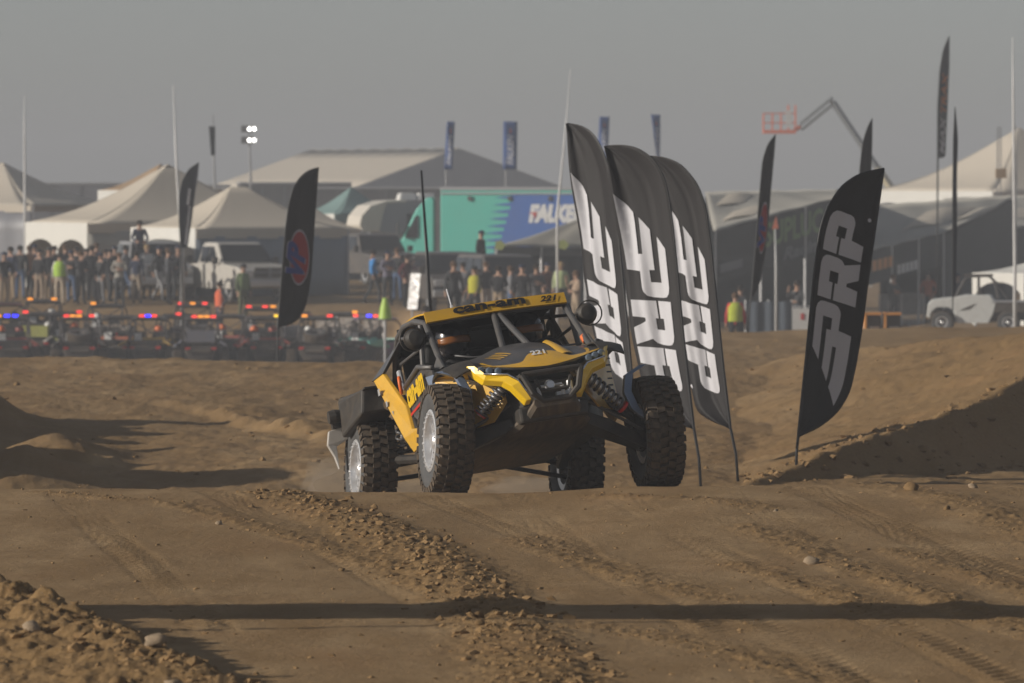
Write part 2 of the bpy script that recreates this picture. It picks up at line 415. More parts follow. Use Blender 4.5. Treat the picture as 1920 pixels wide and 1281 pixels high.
def build_ground():
    ys_ = np.concatenate([np.linspace(2, 22, 14), np.linspace(23, 26.5, 10),
                          1.0 / np.linspace(1 / 26.9, 1 / 44.2, 430), np.linspace(44.26, 50, 90), np.linspace(50.3, 57, 26),
                          1.0 / np.linspace(1 / 57.3, 1 / 128, 330), np.linspace(130, 300, 70), np.geomspace(310, 2000, 22)])
    tc = np.linspace(-0.098, 0.098, 700)
    side = np.concatenate([np.linspace(0.101, 0.2, 34), np.geomspace(0.21, 1.3, 18)])
    ts = np.concatenate([-side[::-1], tc, side])
    T, Y = np.meshgrid(ts, ys_); XX = T * Y
    Z, Lo = height(XX, Y)
    nr, nc = XX.shape
    co = np.stack([XX, Y, Z], -1).reshape(-1, 3)
    i = np.arange(nr * nc).reshape(nr, nc)
    q = np.stack([i[:-1, :-1], i[:-1, 1:], i[1:, 1:], i[1:, :-1]], -1).reshape(-1, 4)
    me = bpy.data.meshes.new('ground'); me.vertices.add(len(co)); me.vertices.foreach_set('co', co.ravel().astype(np.float32))
    me.loops.add(q.size); me.loops.foreach_set('vertex_index', q.ravel().astype(np.int32))
    me.polygons.add(len(q)); me.polygons.foreach_set('loop_start', (np.arange(len(q)) * 4).astype(np.int32))
    me.polygons.foreach_set('use_smooth', np.ones(len(q), bool))
    at_ = me.attributes.new('loose', 'FLOAT', 'POINT'); at_.data.foreach_set('value', Lo.ravel().astype(np.float32))
    me.update(); me.validate()
    m = bpy.data.materials.new('desert_dirt'); m.use_nodes = True; t = m.node_tree; L = t.links; b = t.nodes['Principled BSDF']
    b.inputs['Roughness'].default_value = .95; b.inputs['Specular IOR Level'].default_value = .12
    geo = t.nodes.new('ShaderNodeNewGeometry'); at2 = t.nodes.new('ShaderNodeAttribute'); at2.attribute_name = 'loose'
    def noise(sc, det, stretch=None, rough=.6):
        n = t.nodes.new('ShaderNodeTexNoise'); n.inputs['Scale'].default_value = sc; n.inputs['Detail'].default_value = det; n.inputs['Roughness'].default_value = rough
        if stretch:
            mp = t.nodes.new('ShaderNodeMapping'); mp.inputs['Scale'].default_value = stretch; L.new(geo.outputs['Position'], mp.inputs[0]); L.new(mp.outputs[0], n.inputs['Vector'])
        else: L.new(geo.outputs['Position'], n.inputs['Vector'])
        return n
    def mixc(fac, a, c):
        x_ = t.nodes.new('ShaderNodeMix'); x_.data_type = 'RGBA'
        L.new(fac, x_.inputs[0])
        for s_, k_ in ((a, 6), (c, 7)):
            if isinstance(s_, tuple): x_.inputs[k_].default_value = (*s_, 1)
            else: L.new(s_, x_.inputs[k_])
        return x_.outputs[2]
    def rng(src, a, c, lo=0., hi=1.):
        r_ = t.nodes.new('ShaderNodeMapRange'); r_.inputs[1].default_value = a; r_.inputs[2].default_value = c; r_.inputs[3].default_value = lo; r_.inputs[4].default_value = hi
        L.new(src, r_.inputs[0]); return r_.outputs[0]
    big = noise(.35, 6, (1, .5, 1)); med = noise(2.2, 7, (1, .45, 1)); fin = noise(24, 7, None, .7); grit = noise(52, 4, None, .75)
    streak = noise(1.1, 6, (1.0, .16, 1)); tread = noise(9, 5, (.35, 1.6, 1))
    pale = mixc(rng(med.outputs[0], .35, .65), (.375, .255, .135), (.255, .162, .076))
    pale = mixc(rng(streak.outputs[0], .44, .62, 0, .75), pale, (.235, .147, .067))
    pale = mixc(rng(tread.outputs[0], .56, .72, 0, .5), pale, (.19, .117, .054))
    loose = mixc(rng(fin.outputs[0], .3, .7), (.205, .125, .054), (.275, .176, .080))
    fac = t.nodes.new('ShaderNodeMath'); fac.operation = 'ADD'; fac.use_clamp = True
    L.new(at2.outputs['Fac'], fac.inputs[0]); L.new(rng(big.outputs[0], .42, .68, -.15, .5), fac.inputs[1])
    col = mixc(fac.outputs[0], pale, loose)
    red = noise(.8, 4, (1, .4, 1)); col = mixc(rng(red.outputs[0], .55, .75, 0, .45), col, (.30, .170, .077))
    col = mixc(rng(grit.outputs[0], .60, .72, 0, .75), col, (.35, .28, .20))
    col = mixc(rng(grit.outputs[0], .42, .28, 0, .8), col, (.12, .082, .048))
    L.new(col, b.inputs['Base Color'])
    bp = t.nodes.new('ShaderNodeBump'); bp.inputs['Strength'].default_value = .7; bp.inputs['Distance'].default_value = .012
    L.new(fin.outputs[0], bp.inputs['Height'])
    b2 = t.nodes.new('ShaderNodeBump'); b2.inputs['Strength'].default_value = .8; b2.inputs['Distance'].default_value = .006
    L.new(grit.outputs[0], b2.inputs['Height']); L.new(bp.outputs[0], b2.inputs['Normal']); L.new(b2.outputs[0], b.inputs['Normal'])
    o = link('ground', me, m); tag(o, kind='structure'); MATS['dirt'] = m
    return o
build_ground()

# ---- clods and stones
def rock_mesh(name, seed, sub=2, rough=.65, flat=.7):
    rnd = random.Random(seed); bm = bmesh.new(); bmesh.ops.create_icosphere(bm, subdivisions=sub, radius=1)
    from mathutils import noise as mn
    off = Vector((rnd.uniform(-9, 9), rnd.uniform(-9, 9), rnd.uniform(-9, 9)))
    for v in bm.verts:
        k = 1 + rough * mn.noise(v.co * 1.1 + off) + rough * .5 * mn.noise(v.co * 2.7 + off)
        v.co *= k; v.co.z *= flat
    me = bpy.data.meshes.new(name); bm.to_mesh(me); bm.free()
    me.polygons.foreach_set('use_smooth', [True] * len(me.polygons))
    return me
clod_mat = mat('clod_dirt', (.235, .150, .072), .95, 0, .38, 14, bump=.6, spec=.1)
stone_mat = mat('pale_stone', (.33, .25, .17), .9, 0, .22, 12, bump=.5, spec=.15)
ROCKS = [rock_mesh('rock', 100 + k, 2) for k in range(6)]
def scatter_clods():
    rnd = random.Random(5); base = []
    for k in range(8):
        me = rock_mesh('c', 300 + k, 1, .9, .75)
        base.append((np.array([v.co[:] for v in me.vertices]), [tuple(p.vertices) for p in me.polygons])); bpy.data.meshes.remove(me)
    V = []; F = []; n = 0
    def put(x, y, s):
        nonlocal n
        v, f = rnd.choice(base); a = rnd.uniform(0, 6.28); c, s_ = math.cos(a), math.sin(a)
        P = v * s * np.array([rnd.uniform(.8, 1.3), rnd.uniform(.8, 1.2), rnd.uniform(.7, 1.1)])
        P = np.stack([P[:, 0] * c - P[:, 1] * s_, P[:, 0] * s_ + P[:, 1] * c, P[:, 2]], 1)
        V.append((P, x, y, s)); F.append((f, n)); n += len(v)
    def along(pts, w_, cnt, smin, smax, pw=3):
        seg = [math.hypot(pts[i + 1][0] - pts[i][0], pts[i + 1][1] - pts[i][1]) for i in range(len(pts) - 1)]; tot = sum(seg)
        for _ in range(cnt):
            u = rnd.random() * tot; i = 0
            while i < len(seg) - 1 and u > seg[i]: u -= seg[i]; i += 1
            t_ = u / seg[i]; x = pts[i][0] + (pts[i + 1][0] - pts[i][0]) * t_ + rnd.gauss(0, w_); y = pts[i][1] + (pts[i + 1][1] - pts[i][1]) * t_ + rnd.gauss(0, w_)
            put(x, y, smin + (smax - smin) * rnd.random() ** pw)
    along(RUBBLE, .16, 3000, .003, .034, 6.0)
    along(WIND_NEAR, .20, 900, .004, .036, 4.5)
    for pts, h_, wl, wr in RUTS: along(pts, .10, 130, .003, .014, 4)
    for _ in range(1700):
        y = 1 / rnd.uniform(1 / 27., 1 / 46.); put(rnd.uniform(-.09, .09) * y, y, .003 + .013 * rnd.random() ** 5)
    for _ in range(420):      # berm face at the right
        x = rnd.uniform(2.2, 6.2); y = 59. + (x - 2.35) * 1.57 + rnd.uniform(-.6, 2.2); put(x, y, .010 + .045 * rnd.random() ** 4)
    for _ in range(700):
        y = 1 / rnd.uniform(1 / 58., 1 / 110.); put(rnd.uniform(-.09, .09) * y, y, .010 + .04 * rnd.random() ** 6)
    xs = np.array([a[1] for a in V]); ys_ = np.array([a[2] for a in V]); zs = height(xs, ys_)[0]
    allv = np.concatenate([P + np.array([x, y, z + s * .02]) for (P, x, y, s), z in zip(V, zs)])
    allf = [tuple(i + o for i in q) for f, o in F for q in f]
    me = bpy.data.meshes.new('dirt_clods'); me.from_pydata(allv.tolist(), [], allf); me.update()
    o = link('dirt_clods', me, clod_mat); tag(o, 'loose brown dirt clods and grit strewn over the track', 'dirt', kind='stuff')
scatter_clods()
BIG = [(1525, 1057, .042, 's', 'pale stone alone on the smooth track right of centre'),
       (1712, 921, .060, 'c', 'largest brown dirt clod on the crest at the right edge'),
       (1826, 917, .032, 's', 'small pale stone on the crest right of the largest clod'),
       (1776, 957, .026, 'c', 'small dark clod just below the largest clod on the crest'),
       (684, 1003, .036, 'c', 'dark clod at the left edge of the rubble strip near the crest'),
       (590, 944, .034, 'c', 'dark clod on the crest at the top of the rubble strip'),
       (880, 1143, .030, 'c', 'brown clod lying on the left end of the dark shadow band'),
       (853, 1150, .030, 'c', 'brown clod just below the shadow band, left of another clod'),
       (898, 1157, .030, 'c', 'brown clod below the shadow band at the rubble edge'),
       (900, 1176, .026, 'c', 'lowest brown clod left of the rubble below the shadow band'),
       (410, 984, .026, 's', 'small stone on the thin rut at the upper left'),
       (640, 1070, .022, 'c', 'small dark clod on the smooth track left of the rubble strip'),
       (288, 1236, .045, 's', 'rounded pale stone at the right end of the near dirt windrow'),
       (40, 1130, .055, 'c', 'lit lump on top of the near dirt windrow at the left edge'),
       (95, 1215, .055, 'c', 'brown lump in the middle of the near dirt windrow'),
       (60, 1178, .050, 's', 'pale stone set in the face of the near dirt windrow'),
       (220, 1245, .045, 'c', 'brown lump beside the rounded stone on the windrow'),
       (325, 1275, .040, 's', 'pale stone at the bottom edge below the windrow'),
       (1455, 958, .020, 's', 'tiny pale stone below the crest, right of centre'),
       (820, 1015, .034, 'c', 'pale brown clod high in the rubble strip'),
       (815, 1040, .030, 'c', 'brown clod in the middle of the rubble strip'),
       (945, 1105, .028, 'c', 'brown clod at the right edge of the rubble strip')]
for i, (px, py, s, k, lab) in enumerate(BIG):
    x, y = ground_at(px, py); z = gz(x, y)
    for _ in range(3):
        p = at(px, py, y)
        y = y + (p.z - z) * 14; x = X(px, y); z = gz(x, y)
    zz = float(height(np.array([x]), np.array([y]))[0][0])
    o = link('stone' if k == 's' else 'dirt_clod', ROCKS[i % 6], stone_mat if k == 's' else clod_mat)
    o.location = (x, y, zz + s * .3); o.scale = (s, s * .9, s); o.rotation_euler = (0, 0, i * 1.3)
    tag(o, lab, 'stone' if k == 's' else 'clod', 'stones and clods on the track')
# ------------------------------------------------------------------ the yellow buggy
YEL = mat('yellow_paint', (.70, .39, .014), .32, 0, .07, 5, coat=.4, dust=.24)
FANG = mat('sunlit_yellow_paint', (.86, .55, .010), .28, 0, .04, 5, coat=.5, dust=.06)  # brighter copy of the yellow, sun on the fang put into the colour
BLK = mat('black_plastic', (.016, .017, .018), .5, 0, .2, 8, dust=.16)
CARB = mat('charcoal_paint', (.045, .050, .060), .35, 0, .1, 6, dust=.16, coat=.2)
TUBE = mat('grey_cage_steel', (.075, .080, .088), .38, .2, .1, 9, dust=.18)
CABIN = mat('cabin_black', (.008, .008, .009), .8, 0, .2, 8)
SILV = mat('bare_alloy', (.78, .78, .79), .30, .65, .1, 14)
CHROME = mat('polished_alloy', (.80, .80, .82), .14, 1.0, .05, 20)
BLUEG = mat('blue_grey_bar', (.24, .31, .44), .3, .3, .08, 6, dust=.1)
SKID = mat('muddy_skid', (.030, .028, .026), .7, 0, .3, 4, dust=.45, stretch=(3, .6, 1))
TYRE_S = mat('tyre_sidewall', (.045, .048, .052), .7, 0, .15, 9, dust=.35, dcol=(.13, .12, .11))
TYRE_T = mat('tyre_tread', (.024, .023, .022), .85, 0, .25, 18, dust=.6, dcol=(.150, .102, .058))
RED = mat('red_detail', (.50, .02, .015), .45)
ORANGE = mat('orange_detail', (.75, .16, .03), .5)
WHITE = mat('white_paint', (.72, .72, .71), .4, dust=.15)
STICK = mat('sticker_grey', (.34, .34, .34), .5, 0, .5, 40)
DECAL = mat('black_decal', (.012, .012, .014), .45)
LENS = mat('lamp_glass', (.16, .20, .25), .12, .3)

def tyre_parts(parent, r=.41, wd=.27, rim_r=.222, side=1, steps=26, lugs=True, low=False, tm=None, sm=None, rm=None):
    """wheel with its axle along local x; side = +1 when the outer face looks along +x"""
    h = wd / 2; tm = tm or TYRE_T; sm = sm or TYRE_S; rm = rm or SILV
    key = ('tyre', r, wd, rim_r, low)
    if key not in MESHES:
        mb = MB(); n = 28 if low else 48
        prof = [(rim_r, -h * .78), (rim_r + .02, -h * .92), (r * .80, -h * 1.0), (r * .92, -h * .93), (r * .965, -h * .78), (r * .965, h * .78), (r * .92, h * .93), (r * .80, h), (rim_r + .02, h * .92), (rim_r, h * .78)]
        for i in range(len(prof) - 1):
            pass
        rings = []
        for (rr, hh) in prof: rings.append([(hh, rr * math.cos(2 * math.pi * k / n), rr * math.sin(2 * math.pi * k / n)) for k in range(n)])
        o = len(mb.v)
        for rg in rings: mb.v += rg
        for i in range(len(rings) - 1):
            for k in range(n):
                k2 = (k + 1) % n; mb.f.append((o + i * n + k, o + i * n + k2, o + (i + 1) * n + k2, o + (i + 1) * n + k)); mb.mi.append(1 if 3 <= i <= 5 else 0)
        nl = 18 if low else 34
        for k in range(nl):
            for j, (cx_, wx, da, tl) in enumerate(((-.34, .24, 0, .25), (-.12, .20, .5, -.3), (.12, .20, 0, .3), (.34, .24, .5, -.25))):
                a = 2 * math.pi * (k + da) / nl
                ra = Matrix.Rotation(a, 3, 'X'); ln = 2 * math.pi * r / nl * (.62 if j in (0, 3) else .56)
                dr = .026 * r / .41
                for s_ in (0,):
                    pts = []
                    for zz in (r * .955, r * .955 + dr):
                        for (ux, uy) in ((-1, -1), (1, -1), (1, 1), (-1, 1)):
                            x_ = (cx_ + ux * wx * .5) * wd; y_ = uy * ln * .5 + tl * ux * ln * .45
                            z_ = zz - (.012 if abs(x_) > h * .8 else 0)
                            pts.append(ra @ Vector((x_, y_, z_)))
                    mb.hexa(pts, 1)
            if not low:
                for s_ in (-1, 1):          # shoulder blocks running down the sidewall
                    a = 2 * math.pi * (k + (.0 if s_ < 0 else .5)) / nl; ra = Matrix.Rotation(a, 3, 'X'); ln = 2 * math.pi * r / nl * .55
                    q = [(h * .98, -ln / 2, r * .83), (h * .98, ln / 2, r * .83), (h * .80, ln / 2, r * .955), (h * .80, -ln / 2, r * .955),
                         (h * 1.06, -ln / 2, r * .84), (h * 1.06, ln / 2, r * .84), (h * 1.0, ln / 2, r * .985), (h * 1.0, -ln / 2, r * .985)]
                    pts = [ra @ Vector((s_ * a_, b_, c_)) for a_, b_, c_ in q]
                    mb.add(pts, [(0, 1, 2, 3), (7, 6, 5, 4), (4, 5, 1, 0), (5, 6, 2, 1), (6, 7, 3, 2), (7, 4, 0, 3)], 1)
        MESHES[key] = mb.mesh('tyre')
        me = MESHES[key]; me.polygons.foreach_set('use_smooth', [True] * len(me.polygons)); me.set_sharp_from_angle(angle=R(38))
        mb = MB(); R0 = rim_r
        mb.lathe([(R0 * 1.02, h * .80), (R0 * 1.03, h * .90), (R0 * .98, h * .93), (R0 * .86, h * .90), (R0 * .84, h * .78), (R0 * .80, h * .25), (R0 * .80, -h * .75), (R0 * 1.0, -h * .8)], 32, closed=False)
        mb.f = mb.f[:-2]; mb.mi = mb.mi[:-2]
        mb.lathe([(.05, h * .50), (R0 * .80, h * .28), (R0 * .80, h * .22), (.05, h * .30)], 32, closed=True, mi=1)
        if not low:
            for k in range(12):
                a = 2 * math.pi * k / 12; ra = Matrix.Rotation(a, 3, 'X')
                q = [(h * .36, -.022, .06), (h * .36, .022, .06), (h * .26, .030, R0 * .82), (h * .26, -.030, R0 * .82),
                     (h * .66, -.014, .06), (h * .66, .014, .06), (h * .58, .018, R0 * .82), (h * .58, -.018, R0 * .82)]
                mb.add([ra @ Vector(p) for p in q], [(0, 1, 2, 3), (7, 6, 5, 4), (4, 5, 1, 0), (5, 6, 2, 1), (6, 7, 3, 2), (7, 4, 0, 3)])
            for k in range(24):
                a = 2 * math.pi * k / 24; c_ = (h * .94, R0 * .92 * math.cos(a), R0 * .92 * math.sin(a)); mb.box(c_, (.014, .013, .013), (a, 0, 0))
        mb.lathe([(.062, h * .30), (.062, h * .70), (.045, h * .80), (.012, h * .80)], 16)
        MESHES[key + ('rim',)] = mb.mesh('rim')
        me = MESHES[key + ('rim',)]; me.polygons.foreach_set('use_smooth', [True] * len(me.polygons)); me.set_sharp_from_angle(angle=R(30))
    t = link('tyre', MESHES[key], [sm, tm], parent); rmo = link('rim', MESHES[key + ('rim',)], [rm, UGUN], parent)
    if side < 0: rmo.rotation_euler = (0, 0, math.pi)
    return t, rmo
MESHES = {}
UGUN = mat('gunmetal', (.07, .07, .075), .4, .6, .2, 12, dust=.2)

def spring(mb, a, b, r, wire, turns, n=6):
    a, b = Vector(a), Vector(b); ax = (b - a); L = ax.length; t = ax.normalized(); u = t.orthogonal().normalized(); v = t.cross(u)
    pts = [a + ax * (i / (turns * 10)) + (u * math.cos(i * .6283) + v * math.sin(i * .6283)) * r for i in range(int(turns * 10) + 1)]
    mb.tube(pts, wire, n)

def build_buggy():
    yaw, p, r = R(12.5), R(11), R(8)
    F = Vector((math.sin(yaw), -math.cos(yaw), 0)); Lr = Vector((math.cos(yaw), math.sin(yaw), 0)); U = Vector((0, 0, 1))
    F2 = F * math.cos(p) + U * math.sin(p); U2 = U * math.cos(p) - F * math.sin(p)
    L2 = Lr * math.cos(r) + U2 * math.sin(r); U3 = U2 * math.cos(r) - Lr * math.sin(r)
    O = Vector((.276, 45.6, .42)) - L2 * .06
    car = empty('off_road_buggy')
    M = Matrix((-L2, F2, U3)).transposed().to_4x4(); M.translation = O; car.matrix_world = M
    MI = M.inverted()
    tag(car, 'yellow and black race buggy with its nose up, cresting the dirt jump', 'buggy')
    def B(mb, n, m, par=None, **k): return mb.build(n, m, par or car, **k)

    # wheels, posed on the ground rather than with the body
    hubs = {}
    Wm = Matrix((-Lr, F, U)).transposed()
    for key, px, py, d, s in (('fl', 836, 827, 45.43, 1), ('fr', 1228, 811, 45.77, -1), ('rl', 695, 880, 48.0, 1), ('rr', 1081, 866, 48.35, -1)):
        c = at(px, py, d); hubs[key] = MI @ c
        wl = empty('wheel'); wl.parent = car
        lean = Matrix.Rotation(R(3.5) , 3, 'Y') if key == 'fr' else Matrix.Rotation(R(-1.5), 3, 'Y')
        wm = (Wm @ lean @ Matrix.Rotation(len(key) * .1 + s * .2, 3, 'X')).to_4x4(); wm.translation = c
        wl.matrix_local = MI @ wm
        tyre_parts(wl, side=s)

    # belly
    mb = MB(); st = [(.56, .10, .16), (.46, .02, .22), (.30, -.035, .30), (-.2, -.05, .40), (-1.0, -.05, .46), (-1.7, -.05, .44), (-2.2, .03, .36), (-2.5, .14, .30)]
    rings = []
    for y, z, hw in st: rings.append([(-hw, y, z + .03), (-hw * .9, y, z), (hw * .9, y, z), (hw, y, z + .03), (hw * .95, y, z + .06), (-hw * .95, y, z + .06)])
    mb.loft(rings); B(mb, 'skid_plate', SKID, smooth='auto')
    mb = MB(); rings = []
    for y, hw, z0, z1 in ((.40, .20, .05, .30), (.15, .30, .0, .42), (-.25, .50, .0, .52), (-.5, .60, .0, .40), (-1.5, .62, .0, .42), (-1.9, .48, .0, .48), (-2.4, .34, .12, .5)):
        rings.append([(-hw, y, z0), (hw, y, z0), (hw * 1.02, y, (z0 + z1) / 2), (hw * .96, y, z1), (-hw * .96, y, z1), (-hw * 1.02, y, (z0 + z1) / 2)])
    mb.loft(rings); B(mb, 'tub', BLK)
    # bulkhead / cabin back, carried up to the roof to darken the cab
    mb = MB(); mb.box((0, -1.62, .74), (1.14, .04, .74)); B(mb, 'cabin_bulkhead', CABIN)
    mb = MB(); mb.grid(lambda u, v: ((v - .5) * 1.06, -.80 - .78 * u, 1.005 + .05 * math.sin(math.pi * (.15 + .7 * u))), 3, 4, thick=.01); B(mb, 'roof_shade_sheet', CABIN)  # black sheet added under the roof to keep the cab dark
    mb = MB(); mb.box((0, -.42, .50), (1.02, .10, .16)); B(mb, 'dashboard', CABIN)

    # bonnet
    def hood(u, v):
        a = v * 2 - 1; hw = .575 - .085 * u - .20 * max(0, u - .80) ** 1.0
        yf = .30 + .17 * (1 - abs(a) ** 1.8)
        y = -.34 + (yf + .34) * u
        zc = .660 - .13 * u - .13 * u ** 2.4; ze = .605 - .085 * u - .035 * u * u
        bulge = .045 * math.exp(-((abs(a) - .0) / .42) ** 4) * (1 - u) ** .5
        return (a * hw, y, zc + (ze - zc) * abs(a) ** 1.6 + bulge)
    mb = MB(); mb.grid(lambda u, v: hood(u, v), 14, 28, thick=-.012); ho = B(mb, 'bonnet', CARB, smooth='auto')
    def lift(u, v, e=.004):
        q = hood(u, v); return (q[0], q[1] + e * u * 1.2, q[2] + e)
    mb = MB(); mb.grid(lambda u, v: lift(.90 + .10 * u - (.22 * (1 - u)) * math.exp(-((v - .46) / .15) ** 4), v), 5, 36); B(mb, 'bonnet_trim', YEL, ho, smooth=True)
    for v0 in (.10, .87):
        mb = MB(); mb.grid(lambda u, v: lift(.66 + .3 * u, v0 + .03 * v, .005), 6, 2); B(mb, 'bonnet_stripe', YEL, ho)
    for k in range(4):       # claw marks, image left of the bonnet
        mb = MB(); mb.grid(lambda u, v: lift(.34 + .26 * u + .02 * k, .70 + .028 * k - .05 * u + .012 * v, .006), 4, 1)
        B(mb, 'claw_decal', YEL, ho)
    mb = MB(); vs_, fs = text_tris('221', .25, .03)
    mb.add([Vector(lift(.78 - .12 * b, .55 - .12 * a, .010)) for a, b in vs_], fs); B(mb, 'race_number', WHITE, ho)
    # yellow scoop bump on the driver's side of the bonnet
    mb = MB(); mb.grid(lambda u, v: (-.16 - .10 * v, -.16 + .46 * u, hood(.22 + .62 * u, .36 - .15 * v)[2] + .035 * math.sin(math.pi * v) * (1 - .6 * u) + .006), 6, 6); B(mb, 'bonnet_scoop', YEL, ho, smooth=True)

    # nose
    mb = MB(); mb.hexa([(-.20, .32, .10), (-.20, .05, .10), (.20, .05, .10), (.20, .32, .10), (-.27, .36, .42), (-.27, .0, .42), (.27, .0, .42), (.27, .36, .42)])
    B(mb, 'grille', CABIN)
    for s in (1, -1):
        mb = MB(); mb.prism([(s * .52, .24, .50), (s * .30, .40, .40), (s * .16, .44, .36), (s * .20, .42, .30), (s * .36, .38, .32), (s * .52, .26, .42)], (0, -.06, 0)); B(mb, 'lamp_panel', BLK)
        for x, y, z in ((.455, .345, .455), (.400, .375, .440), (.342, .405, .425)):
            mb = MB(); mb.lathe([(.004, .018), (.020, .016), (.026, .006), (.026, -.04)], 14, (s * x, y, z), 'y'); B(mb, 'headlight', LENS, smooth='auto')
        fang = [(s * .535, .26, .515), (s * .500, .33, .440), (s * .455, .40, .375), (s * .335, .475, .335), (s * .285, .51, .285), (s * .205, .53, .165), (s * .165, .54, .168), (s * .235, .53, .315), (s * .300, .49, .375), (s * .440, .42, .415), (s * .490, .32, .500)]
        mb = MB(); mb.prism(fang, (s * .012, -.055, -.03)); fo = B(mb, 'side_fang', FANG, bevel=.006)
        mb = MB(); mb.tube([(s * .455, .415, .418), (s * .300, .498, .380), (s * .238, .540, .322), (s * .170, .548, .178)], .011, 6, flat=(1, .6)); B(mb, 'silver_edge', CHROME, fo, smooth=True)
        # inner wing, yellow
        mb = MB(); mb.prism([(s * .66, -.30, .53), (s * .52, .10, .50), (s * .30, .30, .37), (s * .30, .32, .20), (s * .40, .24, .08), (s * .66, -.15, .07)], (-s * .01, -.02, 0)); wg = B(mb, 'inner_wing', YEL, bevel=.004)
        nrm = Vector((s * .5, .86, 0)).normalized()
        for k in range(5):
            mb = MB(); c = Vector((s * (.565 - .004 * k), .02 + .005 * k, .44 - .05 * k)); mb.add([c + nrm * .02 + Vector((s * a, -a * .58, b)) for a, b in ((-.022, 0), (.022, 0), (.022, .012), (-.022, .012))], [(0, 1, 2, 3)])
            B(mb, 'sponsor_decal', DECAL, wg)
        # black flare over the wheel
        def flare(u, v, s=s):
            y = .30 - .80 * u; x = .47 + .17 * v + .05 * math.sin(math.pi * u) * v
            z = .515 + .075 * math.sin(math.pi * min(1, u * .9 + .08)) - .05 * v * v - .09 * max(0, u - .8) * 2 - (.05 * max(0, .2 - u) * 5)
            return (s * x, y, z)
        mb = MB(); mb.grid(flare, 14, 6, thick=.012 * s); B(mb, 'wheel_flare', BLK, smooth='auto')
        # blue-grey upright bar behind the front wheel
        hub = hubs['fl' if s > 0 else 'fr']
        pts = [(s * (abs(hub.x) - .02), .05, hub.z + .50), (s * (abs(hub.x) - .15), .10, hub.z + .44), (s * (abs(hub.x) - .19), .13, hub.z + .31), (s * (abs(hub.x) - .16), .15, hub.z + .18), (s * (abs(hub.x) - .09), .16, hub.z + .10)]
        mb = MB(); P = [Vector(q) for q in pts]
        mb.loft([[q + Vector((-s * .030, -.03, 0)), q + Vector((s * .030, -.03, 0)), q + Vector((s * .030, .03, 0)), q + Vector((-s * .030, .03, 0))] for q in P]); B(mb, 'fender_bracket', BLUEG, bevel=.005)
        # lower arm, boxed, and upper links
        mb = MB()
        def arm(a, b, wa, wb, ha, hb):
            a, b = Vector(a), Vector(b); m_ = (a + b) / 2 + Vector((0, 0, .015))
            rr = []
            for q, w_, h_ in ((a, wa, ha), (m_, (wa + wb) / 2, (ha + hb) / 2 * 1.15), (b, wb, hb)):
                rr.append([q + Vector((0, -w_, -h_)), q + Vector((0, w_, -h_)), q + Vector((0, w_, h_)), q + Vector((0, -w_, h_))])
            mb.loft(rr)
        arm((s * .20, .06, .055), (hub.x - s * .10, hub.y, hub.z - .07), .21, .07, .045, .055)
        B(mb, 'lower_arm', BLK, bevel=.012)
        mb = MB()
        for dy in (-.14, .14): mb.tube([(s * .30, dy, .26), (hub.x - s * .12, hub.y, hub.z + .11)], .017, 8)
        mb.tube([(s * .22, .26, .20), (hub.x - s * .12, hub.y + .12, hub.z + .02)], .013, 8)
        B(mb, 'suspension_link', TUBE)
        mb = MB(); mb.lathe([(.075, -.05), (.09, 0), (.075, .06)], 14, (hub.x - s * .11, hub.y, hub.z)); mb.box((hub.x - s * .12, hub.y, hub.z + .02), (.06, .09, .26)); B(mb, 'hub', BLK)
        # coil-over
        a = Vector((s * .285, .37, .335)); b = Vector((s * .285 + (hub.x - s * .285) * .52, .27, .345 + (hub.z - .345) * .64))
        sh = MB(); sh.tube([a, a.lerp(b, .5)], .030, 10); sh.tube([a.lerp(b, .45), b], .016, 8); sh.tube([a + Vector((s * .02, -.09, -.02)), a.lerp(b, .45) + Vector((0, -.09, 0))], .026, 8)
        so = B(sh, 'shock_absorber', SILV, smooth='auto')
        sp = MB(); spring(sp, a.lerp(b, .10), a.lerp(b, .94), .046, .0105, 8); B(sp, 'spring', CARB, so, smooth=True)
        cl = MB(); cl.tube([a.lerp(b, .93), a.lerp(b, .98)], .050, 12); B(cl, 'spring_seat', RED, so)
        # tow pipes under the nose
        mb = MB(); mb.tube([(s * .15, .46, .27), (s * .13, .52, .10)], .022, 8); mb.tube([(s * .09, .47, .25), (s * .085, .52, .09)], .014, 8); B(mb, 'front_strut', SILV, smooth='auto')
    mb = MB()
    mb.tube([(-.22, .60, .345), (.22, .60, .345)], .022, 8); mb.tube([(.22, .60, .345), (.17, .63, .20), (.10, .60, .14), (-.10, .60, .14), (-.17, .63, .20), (-.22, .60, .345)], .024, 8)
    mb.tube([(.22, .60, .345), (.24, .36, .33)], .02, 8); mb.tube([(-.22, .60, .345), (-.24, .36, .33)], .02, 8)
    mb.tube([(.13, .60, .30), (.10, .61, .21), (-.10, .61, .21), (-.13, .60, .30)], .014, 8, closed=False)
    B(mb, 'bumper', BLK, smooth='auto')
    mb = MB(); mb.lathe([(.03, 0), (.04, .05), (.03, .09)], 12, (.02, .50, .25), 'y'); mb.tube([(-.08, .52, .25), (.10, .52, .25)], .012, 8); mb.box((-.12, .45, .10), (.16, .06, .05)); mb.box((-.10, .45, .19), (.12, .05, .03)); B(mb, 'winch', SILV, bevel=.004)
    mb = MB(); mb.box((0, .36, .07), (.52, .24, .12)); B(mb, 'gear_case', BLK, bevel=.02)

    # cage
    rf = .535
    mb = MB(); T = .024
